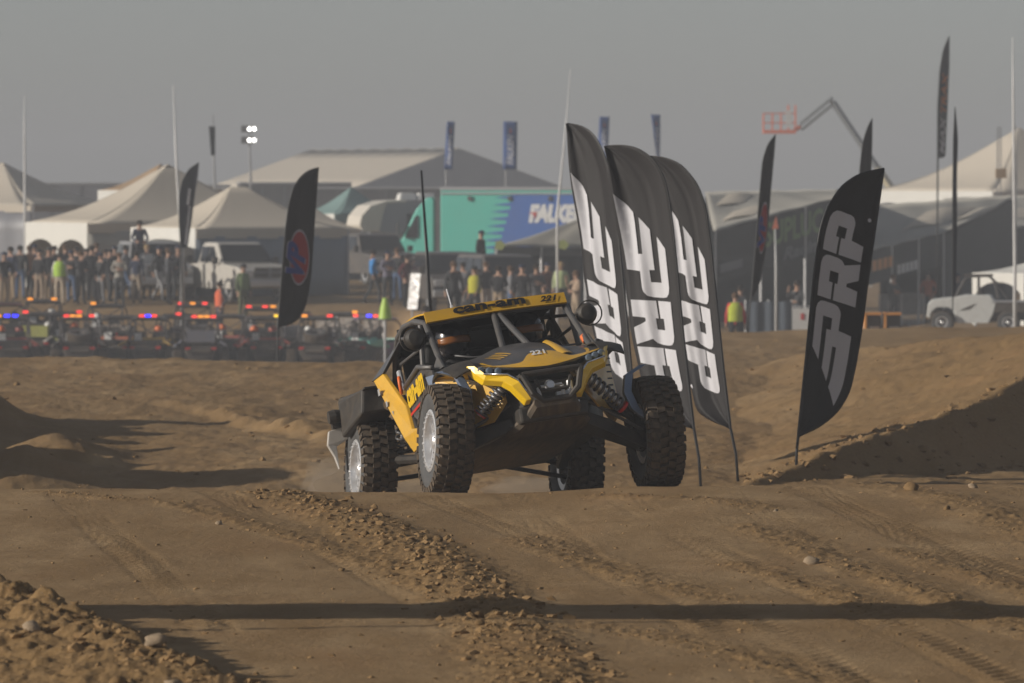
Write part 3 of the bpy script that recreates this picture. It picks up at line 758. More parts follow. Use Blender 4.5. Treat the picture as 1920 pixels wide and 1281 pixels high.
    for s in (1, -1):
        mb.tube([(s * .565, -.33, .60), (s * .555, -.50, .74), (s * rf, -.80, 1.015)], T, 10)                     # A pillar
        mb.tube([(s * rf, -.80, 1.015), (s * .56, -1.05, 1.075), (s * .585, -1.30, 1.08), (s * .605, -1.48, 1.03), (s * .62, -1.60, .92), (s * .64, -1.68, .72), (s * .64, -1.74, .40)], T, 10)
        mb.tube([(s * .57, -.82, 1.01), (s * .61, -.84, .62)], T * .85, 10)                                      # door post
        mb.tube([(0 + s * .012, -.78, 1.02), (s * .10, -.32, .67)], T, 10)                                           # windscreen V
        mb.tube([(s * .60, -1.48, 1.02), (s * .58, -.86, .93)], .013, 8)
        mb.tube([(s * .60, -1.60, .84), (s * .59, -.86, .84)], .013, 8)
        mb.tube([(s * .60, -1.52, 1.0), (s * .50, -2.25, .70), (s * .46, -2.6, .46)], T, 10)
    mb.tube([(-rf, -.80, 1.015), (rf, -.80, 1.015)], T, 10); mb.tube([(-.60, -1.48, 1.03), (.60, -1.48, 1.03)], T, 10); mb.tube([(-.62, -1.62, .88), (.62, -1.62, .88)], T, 10)
    mb.tube([(-.565, -.33, .60), (.565, -.33, .60)], T * .8, 8)
    mb.tube([(.60, -1.48, 1.03), (-.62, -1.70, .5)], T * .8, 8)
    B(mb, 'roll_cage', TUBE, smooth='auto')
    mb = MB(); mb.tube([(-.5, -.34, .635), (.18, -.34, .64), (.34, -.36, .655), (.45, -.40, .69)], .008, 6); B(mb, 'hose', TUBE, smooth=True)
    # gussets at the pillar foot
    for s in (1, -1):
        mb = MB(); mb.prism([(s * .575, -.24, .60), (s * .57, -.40, .71), (s * .60, -.55, .60)], (s * .012, 0, 0)); B(mb, 'gusset', TUBE)
    # roof: dark skin with a yellow turned-down lip
    mb = MB(); mb.grid(lambda u, v: ((v - .5) * (1.08 + .08 * u), -.76 - .80 * u, 1.045 + .06 * math.sin(math.pi * (.15 + .7 * u)) + .02 * math.sin(math.pi * v)), 8, 8, thick=-.012); ro = B(mb, 'roof', YEL, smooth='auto')
    def lip(u, v): return ((.5 - v) * 1.085, -.735 - .035 * u, 1.000 + .082 * u + .012 * math.sin(math.pi * v))
    mb = MB(); mb.grid(lip, 3, 12, thick=.02); lo = B(mb, 'roof_lip', YEL, ro, smooth='auto')
    for tx, a0, a1, b0, b1, sh_ in (('can-am', .20, .715, .24, .90, .0), ('221', .815, .94, .24, .80, .35)):
        vs_, fs = text_tris(tx, sh_, .045, 1.05); mb = MB()
        mb.add([Vector(lip(b0 + (b1 - b0) * b, a0 + (a1 - a0) * a)) + Vector((0, .026, .012)) for a, b in vs_], fs); B(mb, 'lettering', DECAL, lo)
    mb = MB(); mb.tube([(.30, -.86, 1.09), (.30, -.86, 1.13)], .012, 8); mb.tube([(.30, -.86, 1.12), (.31, -.88, 1.26)], .006, 6); B(mb, 'antenna', SILV)

    # sides
    for s in (1, -1):
        xs = s * .745
        mb = MB(); mb.prism([(s * .775, -1.82, .78), (s * .735, -1.64, .80), (s * .70, -1.20, .47), (s * .745, -.95, .27), (s * .77, -.60, .22), (s * .775, -.60, .10), (s * .78, -.86, .08), (s * .78, -1.10, .22)], (-s * .03, 0, 0)); sp = B(mb, 'side_panel', YEL, bevel=.006)
        for k, (y, z, a) in enumerate(((-1.62, .66, .048), (-1.47, .545, .040), (-1.36, .455, .030), (-1.26, .375, .026), (-1.10, .285, .034), (-.95, .21, .034))):
            mb = MB(); mb.add([(s * (.792 - .01 * k), y + dy * a, z + dz * a) for dy, dz in ((-.8, -.5), (.7, -.5), (.7, .55), (-.8, .55))], [(0, 1, 2, 3)])
            B(mb, 'sponsor_sticker', STICK, sp)
        mb = MB(); mb.prism([(s * .79, -1.84, .775), (s * .74, -1.62, .80), (s * .615, -1.44, .99), (s * .60, -1.50, 1.03), (s * .63, -1.66, .96)], (-s * .03, 0, 0)); B(mb, 'quarter_panel', CARB, bevel=.006)
        door = [(s * .690, -1.14, .60), (s * .68, -.62, .66), (s * .66, -.34, .60), (s * .64, -.30, .30), (s * .69, -.62, .20), (s * .70, -1.00, .36)]
        mb = MB(); mb.prism(door, (-s * .025, 0, 0)); do = B(mb, 'door', CARB, bevel=.006)
        vs_, fs = text_tris('can-am', 0, .05, 1.0); mb = MB()
        if s > 0: mb.add([(.706 - .012 * a, -1.09 + .58 * a, .43 + .135 * b + .06 * a) for a, b in vs_], fs)
        else: mb.add([(-.706 + .012 * (1 - a), -1.09 + .58 * (1 - a), .43 + .135 * b + .06 * (1 - a)) for a, b in vs_], fs)
        B(mb, 'lettering', FANG, do)
        mb = MB(); mb.add([(s * .703, -1.08, .375), (s * .69, -.5, .43), (s * .69, -.5, .45), (s * .703, -1.08, .395)], [(0, 1, 2, 3)]); B(mb, 'red_stripe', RED, do)
        mb = MB(); mb.tube([(s * .69, -1.15, .61), (s * .69, -.62, .675), (s * .65, -.34, .62)], .02, 8); B(mb, 'door_rail', TUBE, smooth=True)
        mb = MB(); mb.prism([(s * .685, -.46, .57), (s * .66, -.30, .56), (s * .64, -.26, .30), (s * .66, -.34, .34)], (-s * .02, 0, 0)); B(mb, 'blue_corner', BLUEG)
        # mirrors
        c = Vector((s * .665, -.66, .895)); mb = MB()
        mb.lathe([(.01, .05), (.055, .04), (.078, 0), (.082, -.03), (.07, -.035)], 18, c, 'y'); mo = B(mb, 'mirror', BLK, smooth='auto')
        mb = MB(); mb.tube([c + Vector((.094 * math.cos(k * .3491) + s * .02, 0, .094 * math.sin(k * .3491))) for k in range(18)], .006, 6, closed=True); mb.tube([c, (s * .55, -.66, .90)], .012, 6); B(mb, 'mirror_frame', BLK, mo, smooth=True)
        # seats
        mb = MB(); cxs = s * .285
        mb.loft([[(cxs - .20, -1.18, .26), (cxs + .20, -1.18, .26), (cxs + .20, -.78, .30), (cxs - .20, -.78, .30)], [(cxs - .21, -1.20, .36), (cxs + .21, -1.20, .36), (cxs + .20, -.76, .38), (cxs - .20, -.76, .38)]])
        mb.loft([[(cxs - .20, -1.26, .30), (cxs + .20, -1.26, .30), (cxs + .21, -1.14, .30), (cxs - .21, -1.14, .30)], [(cxs - .23, -1.38, .66), (cxs + .23, -1.38, .66), (cxs + .22, -1.26, .66), (cxs - .22, -1.26, .66)], [(cxs - .13, -1.46, .96), (cxs + .13, -1.46, .96), (cxs + .13, -1.36, .96), (cxs - .13, -1.36, .96)]])
        B(mb, 'seat', CABIN, bevel=.02)
        # fire bottle / grab tube with orange cap
    mb = MB(); mb.tube([(.66, -1.40, .76), (.69, -1.22, .58)], .022, 10); gb = B(mb, 'grab_bar', SILV, smooth='auto')
    mb = MB(); mb.tube([(.705 + .045 * math.cos(k * .5236) * .3, -1.24 + .05 * math.cos(k * .5236), .64 + .06 * math.sin(k * .5236)) for k in range(12)], .014, 8, closed=True); B(mb, 'orange_strap', ORANGE, gb, smooth=True)
    mb = MB(); mb.tube([(-.56, -.42, .655), (-.553, -.46, .70)], .028, 10); B(mb, 'pillar_band', ORANGE)
    mb = MB(); mb.tube([(.285 * 0 - .285 + .15 * math.cos(k * .3927), -.62 + .03 * math.sin(k * .3927), .60 + .14 * math.sin(k * .3927)) for k in range(16)], .014, 8, closed=True); B(mb, 'steering_wheel', CABIN, smooth=True)
    # rear end
    mb = MB(); mb.box((0, -2.15, .30), (.70, .70, .42)); mb.box((0, -2.2, .55), (.5, .5, .14)); mb.lathe([(.16, -.30), (.17, 0), (.16, .30)], 14, (0, -2.0, .52)); B(mb, 'engine', BLK, bevel=.02)
    mb = MB(); mb.tube([(-.82, -2.88, .80), (.82, -2.88, .80)], .030, 8)
    for s in (1, -1):
        mb.tube([(s * .82, -2.88, .80), (s * .83, -2.92, .55), (s * .60, -2.85, .34)], .026, 8); mb.tube([(s * .82, -2.88, .80), (s * .55, -2.0, .78)], .024, 8); mb.tube([(s * .55, -2.0, .78), (s * .50, -1.95, .42)], .022, 8)
        mb.tube([(s * .35, -2.88, .80), (s * .36, -2.85, .40)], .02, 8)
    mb.tube([(-.83, -2.92, .58), (.83, -2.92, .58)], .024, 8)
    B(mb, 'rear_rack', BLK, smooth='auto')
    mb = MB(); mb.grid(lambda u, v: (-.80 + 1.6 * v, -2.05 - .80 * u, .775 - .02 * math.sin(math.pi * v)), 4, 8, thick=.012); B(mb, 'rear_deck', BLK)
    for s in (1, -1):
        mb = MB(); mb.prism([(s * .83, -2.82, .60), (s * .96, -2.86, .58), (s * .98, -2.90, .48), (s * .94, -2.90, .38), (s * .92, -2.90, .28), (s * .91, -2.90, .46), (s * .82, -2.86, .50)], (0, -.05, 0)); B(mb, 'tail_guard', mat('dusty_white_plastic', (.45, .44, .42), .6, 0, .1, 6, dust=.3), bevel=.006)
        mb = MB(); mb.grid(lambda u, v: (s * (.88 + .22 * v), -3.0 - .10 * u, .10 - .55 * u), 4, 3, thick=.012); B(mb, 'mud_flap', mat('muddy_rubber', (.085, .066, .048), .9, 0, .3, 9), smooth=True)
        mb = MB(); mb.lathe([(.05, -.05), (.06, 0), (.05, .05)], 12, (s * .90, -2.84, .68)); mb.box((s * .88, -2.86, .64), (.10, .06, .10)); B(mb, 'tail_lamp', BLK)
        mb = MB(); mb.hexa([(s * .58, -2.80, .50), (s * .88, -2.80, .50), (s * .84, -2.15, .58), (s * .58, -2.15, .58), (s * .58, -2.80, .79), (s * .86, -2.80, .79), (s * .80, -2.15, .78), (s * .58, -2.15, .78)]); B(mb, 'rear_box', BLK, bevel=.02)
        hub = hubs['rl' if s > 0 else 'rr']
        mb = MB(); mb.tube([(s * .46, -1.05, .02), (hub.x - s * .14, hub.y + .2, hub.z + .02), (hub.x - s * .12, hub.y, hub.z)], [.05, .055, .06], 8, flat=(1, .7)); B(mb, 'trailing_arm', BLK, smooth='auto')
        mb = MB()
        for dz in (-.10, .10): mb.tube([(s * .16, -2.40, .18 + dz), (hub.x - s * .10, hub.y - .03, hub.z + dz)], .018, 8)
        mb.tube([(s * .12, -2.3, .2), (hub.x - s * .1, hub.y, hub.z)], .024, 8); B(mb, 'rear_link', TUBE)
        a = Vector((s * .50, -2.05, .68)); b = Vector((hub.x - s * .20, hub.y + .25, hub.z + .02))
        sh = MB(); sh.tube([a, a.lerp(b, .5)], .034, 10); sh.tube([a.lerp(b, .45), b], .018, 8); so = B(sh, 'shock_absorber', SILV, smooth='auto')
        q = MB(); spring(q, a.lerp(b, .12), a.lerp(b, .92), .050, .011, 8); B(q, 'spring', CARB, so, smooth=True)
    mb = MB(); mb.tube([(.52, -2.15, .60), (.60, -2.05, .64), (.66, -1.95, .60)], [.05, .055, .045], 12); B(mb, 'exhaust', CHROME, smooth='auto')
    return car, M
BUGGY, BUGGY_M = build_buggy()
# ------------------------------------------------------------------ feather flags
FBLK = cloth_mat('black_flag_cloth', (.030, .028, .030), .22, .6)
FWHT = cloth_mat('white_flag_print', (.62, .62, .66), .16, .6)
FNAVY = cloth_mat('navy_flag_cloth', (.020, .022, .034), .2, .6)
POLE = mat('black_pole', (.02, .02, .022), .4, .2)
PGREY = mat('grey_pole', (.30, .30, .31), .4, .4)

def resample(pts, n):
    P = [Vector((a, b)) for a, b in pts]; L = [0]
    for i in range(len(P) - 1): L.append(L[-1] + (P[i + 1] - P[i]).length)
    out = []
    for k in range(n + 1):
        s = L[-1] * k / n; i = 0
        while i < len(P) - 2 and L[i + 1] < s: i += 1
        t = (s - L[i]) / max(1e-9, L[i + 1] - L[i]); out.append(P[i].lerp(P[i + 1], min(1, max(0, t))))
    for _ in range(2):
        o2 = out[:]
        for k in range(1, n): o2[k] = (out[k - 1] + out[k] * 2 + out[k + 1]) / 4
        out = o2
    return out
class Flag:
    """feather flag: pole edge and free edge given from the sail foot to the tip"""
    def __init__(s, name, d, base, pole, free, phi, label, cat='flag', group=None, cloth=None, folds=.02, pr=.014):
        s.d, s.base, s.phi = d, base, R(phi)
        x = X(base[0], d); s.org = Vector((x, d, gz(x, d)))
        k = d / FPX; c = math.cos(s.phi)
        yb = at(base[0], base[1], d).z - s.org.z
        f = lambda q: ((q[0] - base[0]) * k / c, (base[1] - q[1]) * k + yb)
        s.A = resample([f(q) for q in pole], 48); s.B = resample([f(q) for q in free], 48)
        s.root = empty(name, s.org, s.phi); tag(s.root, label, cat, group)
        s.folds = folds
        mb = MB(); mb.grid(lambda u, v: s.S(u, v), 48, 14, thick=.004); sail = mb.build('sail', cloth or FBLK, s.root, smooth=True); s.sail = sail
        foot = Vector((s.A[0].x, 0, s.A[0].y)); pp = [Vector((0, 0, -.35)), Vector((foot.x * .45, 0, foot.z * .5)), foot] + [Vector((p.x, 0.002, p.y)) for p in s.A[1:]]
        mb = MB(); mb.tube(pp, [pr] * 3 + [pr * (1 - .6 * i / 48) for i in range(48)], 6); mb.build('pole', POLE, s.root, smooth=True)
    def S(s, u, v, off=0.0):
        i = min(47, int(u * 48)); t = u * 48 - i
        a = s.A[i].lerp(s.A[i + 1], t); b = s.B[i].lerp(s.B[i + 1], t); p = a.lerp(b, v)
        w_ = (b - a).length
        y = s.folds * (math.sin(math.pi * v) * 2.2 * w_ + .75 * math.sin(v * 13 + u * 5) * v + .35 * math.sin(v * 27 - u * 3 + 1) * v + .4 * math.sin(u * 16 + v * 4) * v + .5 * math.sin(v * 7 - u * 9) * v)
        return Vector((p.x, y - off, p.y))
    def put(s, vs_, fs, fn, m, name, off=.008, parent=None, maxlen=.09):
        v2, f2 = refine(vs_, fs, maxlen); mb = MB()
        mb.add([s.S(*fn(a, b), off) for a, b in v2], f2); return mb.build(name, m, parent or s.sail, smooth=True)

P_ = [(0, 1.0), (.78, 1.0), (.90, .97), (.98, .90), (1, .80), (1, .52), (.97, .42), (.88, .35), (.80, .33), (.42, .33), (.38, 0), (0, 0), (0, .585), (.40, .585), (.40, .50), (.66, .50), (.66, .72), (.40, .72), (.40, .64), (0, .64)]
R_ = [(0, 1.0), (.78, 1.0), (.90, .97), (.98, .90), (1, .80), (1, .58), (.97, .48), (.88, .40), (1.03, 0), (.64, 0), (.48, .30), (.40, .30), (.38, 0), (0, 0), (0, .585), (.40, .585), (.40, .52), (.66, .52), (.66, .74), (.40, .74), (.40, .64), (0, .64)]
T_ = [(-.12, 1.0), (.78, 1.0), (.90, .97), (.98, .90), (1, .80), (1, .54), (.97, .43), (.88, .36), (.80, .34), (.42, .34), (.38, 0), (-1.37, 0), (-.945, .34), (.02, .34), (.02, .44), (-.82, .44), (-.545, .66), (.38, .66), (.38, .54), (.66, .54), (.66, .79), (-.38, .79)]
def prp(fl, fn):
    for shp, off in ((T_, 0), (R_, 1.08), (P_, 2.16)):
        vs_, fs = poly2d(shp); fl.put([(a + off, b) for a, b in vs_], fs, fn, FWHT, 'letter')
    c = [(3.20 + .05 * math.cos(k * .7854), -.02 + .05 * math.sin(k * .7854)) for k in range(8)]
    fl.put(*poly2d(c), fn, FWHT, 'trademark_dot')

fr = Flag('feather_flag', 60, (1492, 903), [(1497, 820), (1505, 740), (1515, 640), (1526, 520), (1538, 430), (1552, 388), (1580, 347), (1615, 324), (1662, 315)],
          [(1497, 820), (1540, 802), (1575, 775), (1598, 738), (1609, 690), (1624, 600), (1637, 500), (1648, 410), (1662, 315)], 24,
          'black feather flag with large grey PRP letters, alone at the right', group='PRP feather flags', folds=.012)
prp(fr, lambda a, b: (.315 + a * .138 + .06 * (.82 - .72 * b), .82 - .72 * b))
f1 = Flag('feather_flag', 61.6, (1199, 905), [(1192, 795), (1184, 690), (1172, 560), (1160, 440), (1148, 345), (1135, 290), (1115, 250), (1092, 234), (1066, 230)],
          [(1192, 800), (1165, 770), (1143, 735), (1125, 690), (1108, 610), (1092, 510), (1083, 420), (1074, 320), (1066, 230)], -46,
          'leftmost and tallest black and white PRP feather flag of three in a row', group='PRP feather flags', folds=.030)
f3 = Flag('feather_flag', 59.6, (1389, 905), [(1370, 802), (1357, 690), (1346, 580), (1335, 470), (1325, 390), (1310, 345), (1278, 306), (1244, 293), (1222, 292)],
          [(1370, 804), (1340, 795), (1305, 775), (1290, 710), (1276, 610), (1262, 510), (1248, 410), (1234, 340), (1222, 292)], -34,
          'rightmost and shortest black and white PRP feather flag of three in a row', group='PRP feather flags', folds=.032)
f2 = Flag('feather_flag', 58.3, (1319, 905), [(1301, 800), (1294, 740), (1283, 640), (1272, 520), (1262, 420), (1251, 345), (1232, 303), (1200, 277), (1165, 270), (1138, 273)],
          [(1301, 805), (1255, 796), (1222, 770), (1203, 725), (1186, 640), (1171, 530), (1159, 430), (1150, 340), (1138, 273)], -34,
          'middle black and white PRP feather flag of three in a row', group='PRP feather flags', folds=.032)
for q in (f1, f2, f3): prp(q, lambda a, b: (.09 + (3.16 - a) * .135 + .15 * (.94 - .74 * b), .94 - .74 * b))

VRED = cloth_mat('red_flag_print', (.34, .03, .035), .15); VBLU = cloth_mat('blue_flag_print', (.035, .05, .26), .15); VPAL = cloth_mat('pale_flag_print', (.42, .40, .46), .15)
def vp(fl, s0, s1, t0, t1):
    fn = lambda a, b: (s0 + (s1 - s0) * b, t0 + (t1 - t0) * a)
    el = lambda ax, bx, cx_, cy_: [(cx_ + ax * math.cos(k * .2618), cy_ + bx * math.sin(k * .2618)) for k in range(24)]
    fl.put(*poly2d(el(.44, .52, .56, .50)), fn, VPAL, 'emblem', .008); fl.put(*poly2d(el(.40, .48, .56, .50)), fn, VRED, 'emblem', .012)
    vs_, fs = text_tris('VP', .0, .05)
    g = [(b, a) for a, b in vs_]                      # letters read up the flag
    g = [(.02 + .78 * (1 - b_), .06 + .66 * a_) for (b_, a_) in g]
    fl.put([( .02 + (p[0] - .41) * 1.10 + .39, p[1] * 1.0) for p in g], [q[::-1] for q in fs], fn, VPAL, 'letter', .016)
    fl.put(g, [q[::-1] for q in fs], fn, VBLU, 'letter', .020)
v1 = Flag('feather_flag', 101, (519, 672), [(521, 612), (528, 520), (535, 430), (541, 385), (548, 355), (561, 333), (578, 319), (597, 314)],
          [(521, 614), (545, 609), (563, 597), (575, 570), (583, 520), (588, 450), (592, 380), (597, 314)], 16, 'black feather flag with a red and blue oval emblem, left of the buggy', group='emblem feather flags', folds=.008)
vp(v1, .30, .60, .10, .90)
v2 = Flag('feather_flag', 116, (1400, 622), [(1409, 558), (1418, 450), (1424, 370), (1430, 300), (1440, 270), (1455, 252)], [(1409, 560), (1425, 535), (1435, 480), (1444, 390), (1450, 310), (1455, 252)], 20,
          'narrow black feather flag with a red and blue emblem, right of the PRP flags', group='emblem feather flags', folds=.01)
vp(v2, .28, .58, .10, .92)
Flag('feather_flag', 118, (1596, 625), [(1603, 545), (1609, 400), (1612, 320), (1617, 270), (1626, 240), (1636, 222)], [(1603, 548), (1622, 520), (1630, 400), (1634, 330), (1635, 280), (1636, 222)], 20,
     'plain dark feather flag rising behind the lone grey-lettered flag', folds=.01)
e1 = Flag('feather_flag', 126, (1789, 640), [(1786, 560), (1786, 450), (1786, 350), (1787, 260), (1790, 200)], [(1786, 562), (1792, 550), (1795, 450), (1795, 350), (1795, 260), (1790, 200)], 55,
     'dark blue feather flag seen almost edge-on in front of the beige tent', cloth=FNAVY, folds=.01)
mx = Flag('feather_flag', 200, (1757, 560), [(1758, 296), (1758, 200), (1762, 130), (1768, 95), (1780, 67)], [(1758, 297), (1773, 296), (1777, 200), (1780, 130), (1780, 67)], 25,
     'very tall dark feather flag with orange and white letters, top right', folds=.01, pr=.03)
MORG = cloth_mat('orange_flag_print', (.60, .20, .05), .2)
def up_text(fl, txt, s0, s1, t0, t1, m, bold=.03):
    vs_, fs = text_tris(txt, 0, bold); fl.put(vs_, fs, lambda a, b: (s0 + (s1 - s0) * a, t1 - (t1 - t0) * b), m, 'lettering', .012, maxlen=.2)
up_text(mx, 'MAX', .08, .36, .30, .85, FWHT); up_text(mx, 'TRAX', .38, .70, .30, .85, MORG)
g1 = Flag('feather_flag', 172, (343, 560), [(340, 465), (337, 420), (336, 375), (341, 342), (354, 318), (373, 305)], [(340, 467), (352, 463), (360, 410), (366, 360), (371, 330), (373, 305)], 10,
     'dark grey feather flag with pale rows of print beside the white pole', cloth=FNAVY, folds=.01, pr=.03)
random.seed(3)
for k in range(17):         # two illegible rows of print running up the flag
    s0 = .08 + k * .036
    g1.put(*poly2d([(0, 0), (1, 0), (1, 1), (0, 1)]), lambda a, b, s0=s0, k=k: (s0 + .026 * a, .52 + .012 * k * (k < 12) + (.26 - .006 * k) * b), FWHT, 'print_mark', .014, maxlen=1)

# rectangular blue banners on tall poles by the truck
FBLUE = cloth_mat('blue_banner_cloth', (.05, .11, .33), .3); FBW = cloth_mat('white_banner_print', (.62, .63, .68), .2); FBR = cloth_mat('red_banner_print', (.5, .05, .05), .2)
def banner(px0, px1, y0, y1, lean, label, low=0.0, twist=0.0):
    d = 268.0; k = d / FPX; x = X((px0 + px1) / 2, d); z = gz(x, d); r_ = empty('banner', (x, d, z)); tag(r_, label, 'banner', 'blue banners above the truck')
    zt = at(0, y0, d).z - z; zb = at(0, y1, d).z - z; hw = (px1 - px0) / 2 * k
    def S(u, v): 
        sh = lean * k * (u); nar = 1 - low * (1 - u)
        return Vector(((v - .5) * 2 * hw * nar + sh, .05 * math.sin(u * 6 + v * 3) + twist * (v - .5) * (1 - u), zb + (zt - zb) * u))
    mb = MB(); mb.grid(S, 10, 4, thick=.01); sail = mb.build('sail', FBLUE, r_, smooth=True)
    mb = MB(); mb.tube([(-hw * .6, .06, -.3), (-hw * .6, .06, zb), (-hw * .9 + lean * k, .06, zt + .05)], .03, 6); mb.build('pole', PGREY, r_)
    vs_, fs = text_tris('FALKEN', .2, .03); mb = MB()
    mb.add([S(.10 + .62 * a, .74 - .46 * b) - Vector((0, .03, 0)) for a, b in vs_], fs); mb.build('lettering', FBW, sail)
    mb = MB(); mb.add([S(.76 + .10 * a, .42 + .2 * b) - Vector((0, .03, 0)) for a, b in ((0, 0), (1, .3), (1, .7), (0, 1))], [(0, 1, 2, 3)]); mb.build('emblem', FBR, sail)
banner(833, 848, 228, 318, 5, 'narrow blue banner flying above the teal trailer front')
banner(943, 969, 228, 318, 1, 'widest blue banner, flying above the middle of the long trailer')
banner(1120, 1139, 219, 300, 4, 'blue banner just behind the leftmost PRP flag')
banner(1226, 1244, 215, 300, -6, 'twisted blue banner tapering to a point above the PRP flags', .75, .4)

# slim black mast leaning behind the buggy
p0 = (X(822, 74), 74.0); z0 = gz(*p0); mb = MB(); a = Vector((p0[0], p0[1], z0 - .3)); b = at(790, 320, 74.5); c_ = at(801, 480, 74.2)
mb.tube([a, c_, b], [.028, .024, .014], 8, flat=(1, .6)); o = mb.build('mast', POLE, None, smooth=True); tag(o, 'slim black mast leaning left behind the buggy roof', 'mast')

# unseen leaning board, added and tilted so its shadow bars the foreground
def shadow_caster():
    x, y = -7.6, 32.2; z = gz(x, y); r_ = empty('shadow_caster', (x, y, z)); tag(r_, 'unseen leaning board added left of view to cast the foreground shadow', 'board')
    SB = mat('shadow_caster_board', (.10, .10, .11), .6); H = 5.4; ln = -.30 * H / .978 * 2.46
    ln = -(math.sin(R(-SUN_BACK)) / math.tan(R(SUN_EL))) * H
    mb = MB(); mb.hexa([(-.05, -.56, 0), (.05, -.56, 0), (.05, .56, 0), (-.05, .56, 0), (-.05, ln - .56, H), (.05, ln - .56, H), (.05, ln + .56, H), (-.05, ln + .56, H)]); mb.build('board', SB, r_)
    for s in (-1, 1):
        mb = MB(); mb.tube([(.10, s * .45, -.3), (.10, ln + s * .45, H)], .05, 8); mb.build('post', PGREY, r_)
        mb = MB(); mb.tube([(.10, ln * .6 + s * .45, H * .6), (.5, ln * .6 + s * .45, -.3)], .03, 8); mb.build('brace', PGREY, r_)
shadow_caster()
# ------------------------------------------------------------------ pit: tents, trailers, masts
CREAM = cloth_mat('cream_tent_cloth', (.68, .61, .51), .22, .8, .05, .8)
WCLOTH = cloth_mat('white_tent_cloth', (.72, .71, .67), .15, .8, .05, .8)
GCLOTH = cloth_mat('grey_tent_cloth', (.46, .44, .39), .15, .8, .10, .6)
TANC = cloth_mat('tan_tent_cloth', (.45, .30, .17), .2, .8, .08, 1)
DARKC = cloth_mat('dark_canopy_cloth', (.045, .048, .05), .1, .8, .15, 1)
TRLG = mat('grey_trailer_panel', (.17, .18, .21), .45, 0, .06, .6, dust=.15)
TRLD = mat('dark_trailer_panel', (.055, .058, .065), .45, 0, .1, .6, dust=.15)
TRLW = mat('white_trailer_panel', (.66, .66, .65), .45, 0, .05, .6, dust=.12)
GLASS = mat('dark_window', (.02, .022, .026), .12, 0, .1, 2)
TEAL = mat('teal_truck_paint', (.10, .55, .45), .42, 0, .05, .5, dust=.10)
TBLUE = mat('blue_truck_paint', (.05, .15, .48), .42, 0, .05, .5, dust=.10)
TWHITE = mat('white_truck_print', (.78, .78, .78), .45)
ALU = mat('aluminium', (.55, .55, .56), .4, .7, .05, 2)
RUB = mat('plain_rubber', (.02, .02, .021), .85, 0, .2, 6, dust=.3)
MASTW = mat('white_mast_paint', (.62, .62, .62), .4)

def hip_tent(px, d, W, L, eave, peak, ang, label, cloth=CREAM, ridge=0.0, walls=(), arches=2, valance=.55, name='tent', group=None, legs=True):
    """tent whose lit end faces the left; local x runs along its length, origin at the near corner of that end"""
    x = X(px, d); z = gz(x, d); r_ = empty(name, (x, d, z), R(ang)); tag(r_, label, 'tent', group)
    y0, y1 = 0.0, W; h = (L - ridge) / 2
    p1 = Vector((h, W / 2, peak)); p2 = Vector((L - h, W / 2, peak)); c = [Vector((0, 0, eave)), Vector((L, 0, eave)), Vector((L, W, eave)), Vector((0, W, eave))]
    def face(a, b, q1, q2):
        def fn(u, v):
            lo = a.lerp(b, v); hi = q1.lerp(q2, v); p = lo.lerp(hi, u); p = p.copy(); p.z -= (peak - eave) * .16 * math.sin(math.pi * u) * (1 - .3 * u) + .02 * math.sin(v * 40) * math.sin(math.pi * u); return p
        mb = MB(); mb.grid(fn, 8, 12, thick=.01); mb.build('roof_panel', cloth, r_, smooth=True)
    face(c[3], c[0], p1, p1); face(c[0], c[1], p1, p2); face(c[1], c[2], p2, p2); face(c[2], c[3], p2, p1)
    # valances; the end one has arched openings
    n = arches
    pts = [Vector((-.03, 0, eave + .02)), Vector((-.03, W, eave + .02)), Vector((-.03, W, 0.05))]
    for k in reversed(range(n)):
        a, b = W * k / n + .18, W * (k + 1) / n - .18
        pts += [Vector((-.03, b, .05)), Vector((-.03, b, eave - valance - .35))]
        for j in range(1, 8):
            t = j / 8; pts.append(Vector((-.03, b + (a - b) * t, eave - valance - .35 * (1 - math.sin(math.pi * t) ** .6))))
        pts += [Vector((-.03, a, eave - valance - .35)), Vector((-.03, a, .05))]
    pts.append(Vector((-.03, 0, .05)))
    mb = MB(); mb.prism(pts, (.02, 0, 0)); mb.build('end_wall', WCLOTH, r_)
    for a, b in ((c[0], c[1]), (c[3], c[2])):
        mb = MB(); mb.hexa([a + Vector((0, -.03, -.32)), b + Vector((0, -.03, -.32)), b + Vector((0, 0, -.32)), a + Vector((0, 0, -.32)), a + Vector((0, -.03, .0)), b + Vector((0, -.03, .0)), b, a]); mb.build('valance', cloth, r_)
    for q in c:
        mb = MB(); mb.tube([(q.x + .05, q.y + (.06 if q.y < 1 else -.06), -.2), (q.x + .05, q.y + (.06 if q.y < 1 else -.06), eave)], .05, 6); mb.build('leg', ALU, r_)
    for k, col in walls:
        a, b = ((c[0], c[1]), (c[3], c[2]), (c[1], c[2]))[k]
        mb = MB(); mb.grid(lambda u, v: (a.x + (b.x - a.x) * v, a.y + (b.y - a.y) * v + .04 * math.sin(v * 30), .05 + (eave - .3) * u), 3, 24, thick=.01); mb.build('wall_panel', col, r_, smooth=True)
    return r_
SHADEW = cloth_mat('shaded_tent_wall', (.24, .28, .34), .2, .8)  # darker blue-grey stands for shade on the long tent walls
hip_tent(165, 213, 6, 8.3, 2.30, 4.35, 25, 'large cream peaked tent with two arched openings at the far left', walls=((0, GCLOTH), (1, GCLOTH)), group='cream marquees at the left')  # grey walls hold the long side's shade in their colour
hip_tent(368, 205, 5.8, 5.4, 2.25, 3.62, 25, 'lower cream tent standing right of the two-arched marquee', ridge=.6, walls=((0, SHADEW), (2, SHADEW)), arches=1, valance=.35, group='cream marquees at the left')
hip_tent(42, 290, 7, 8, 3.0, 5.0, -30, 'cream tent corner cut by the left edge of the picture', walls=((0, TRLG),), group='cream marquees at the left').location.x -= 6.2
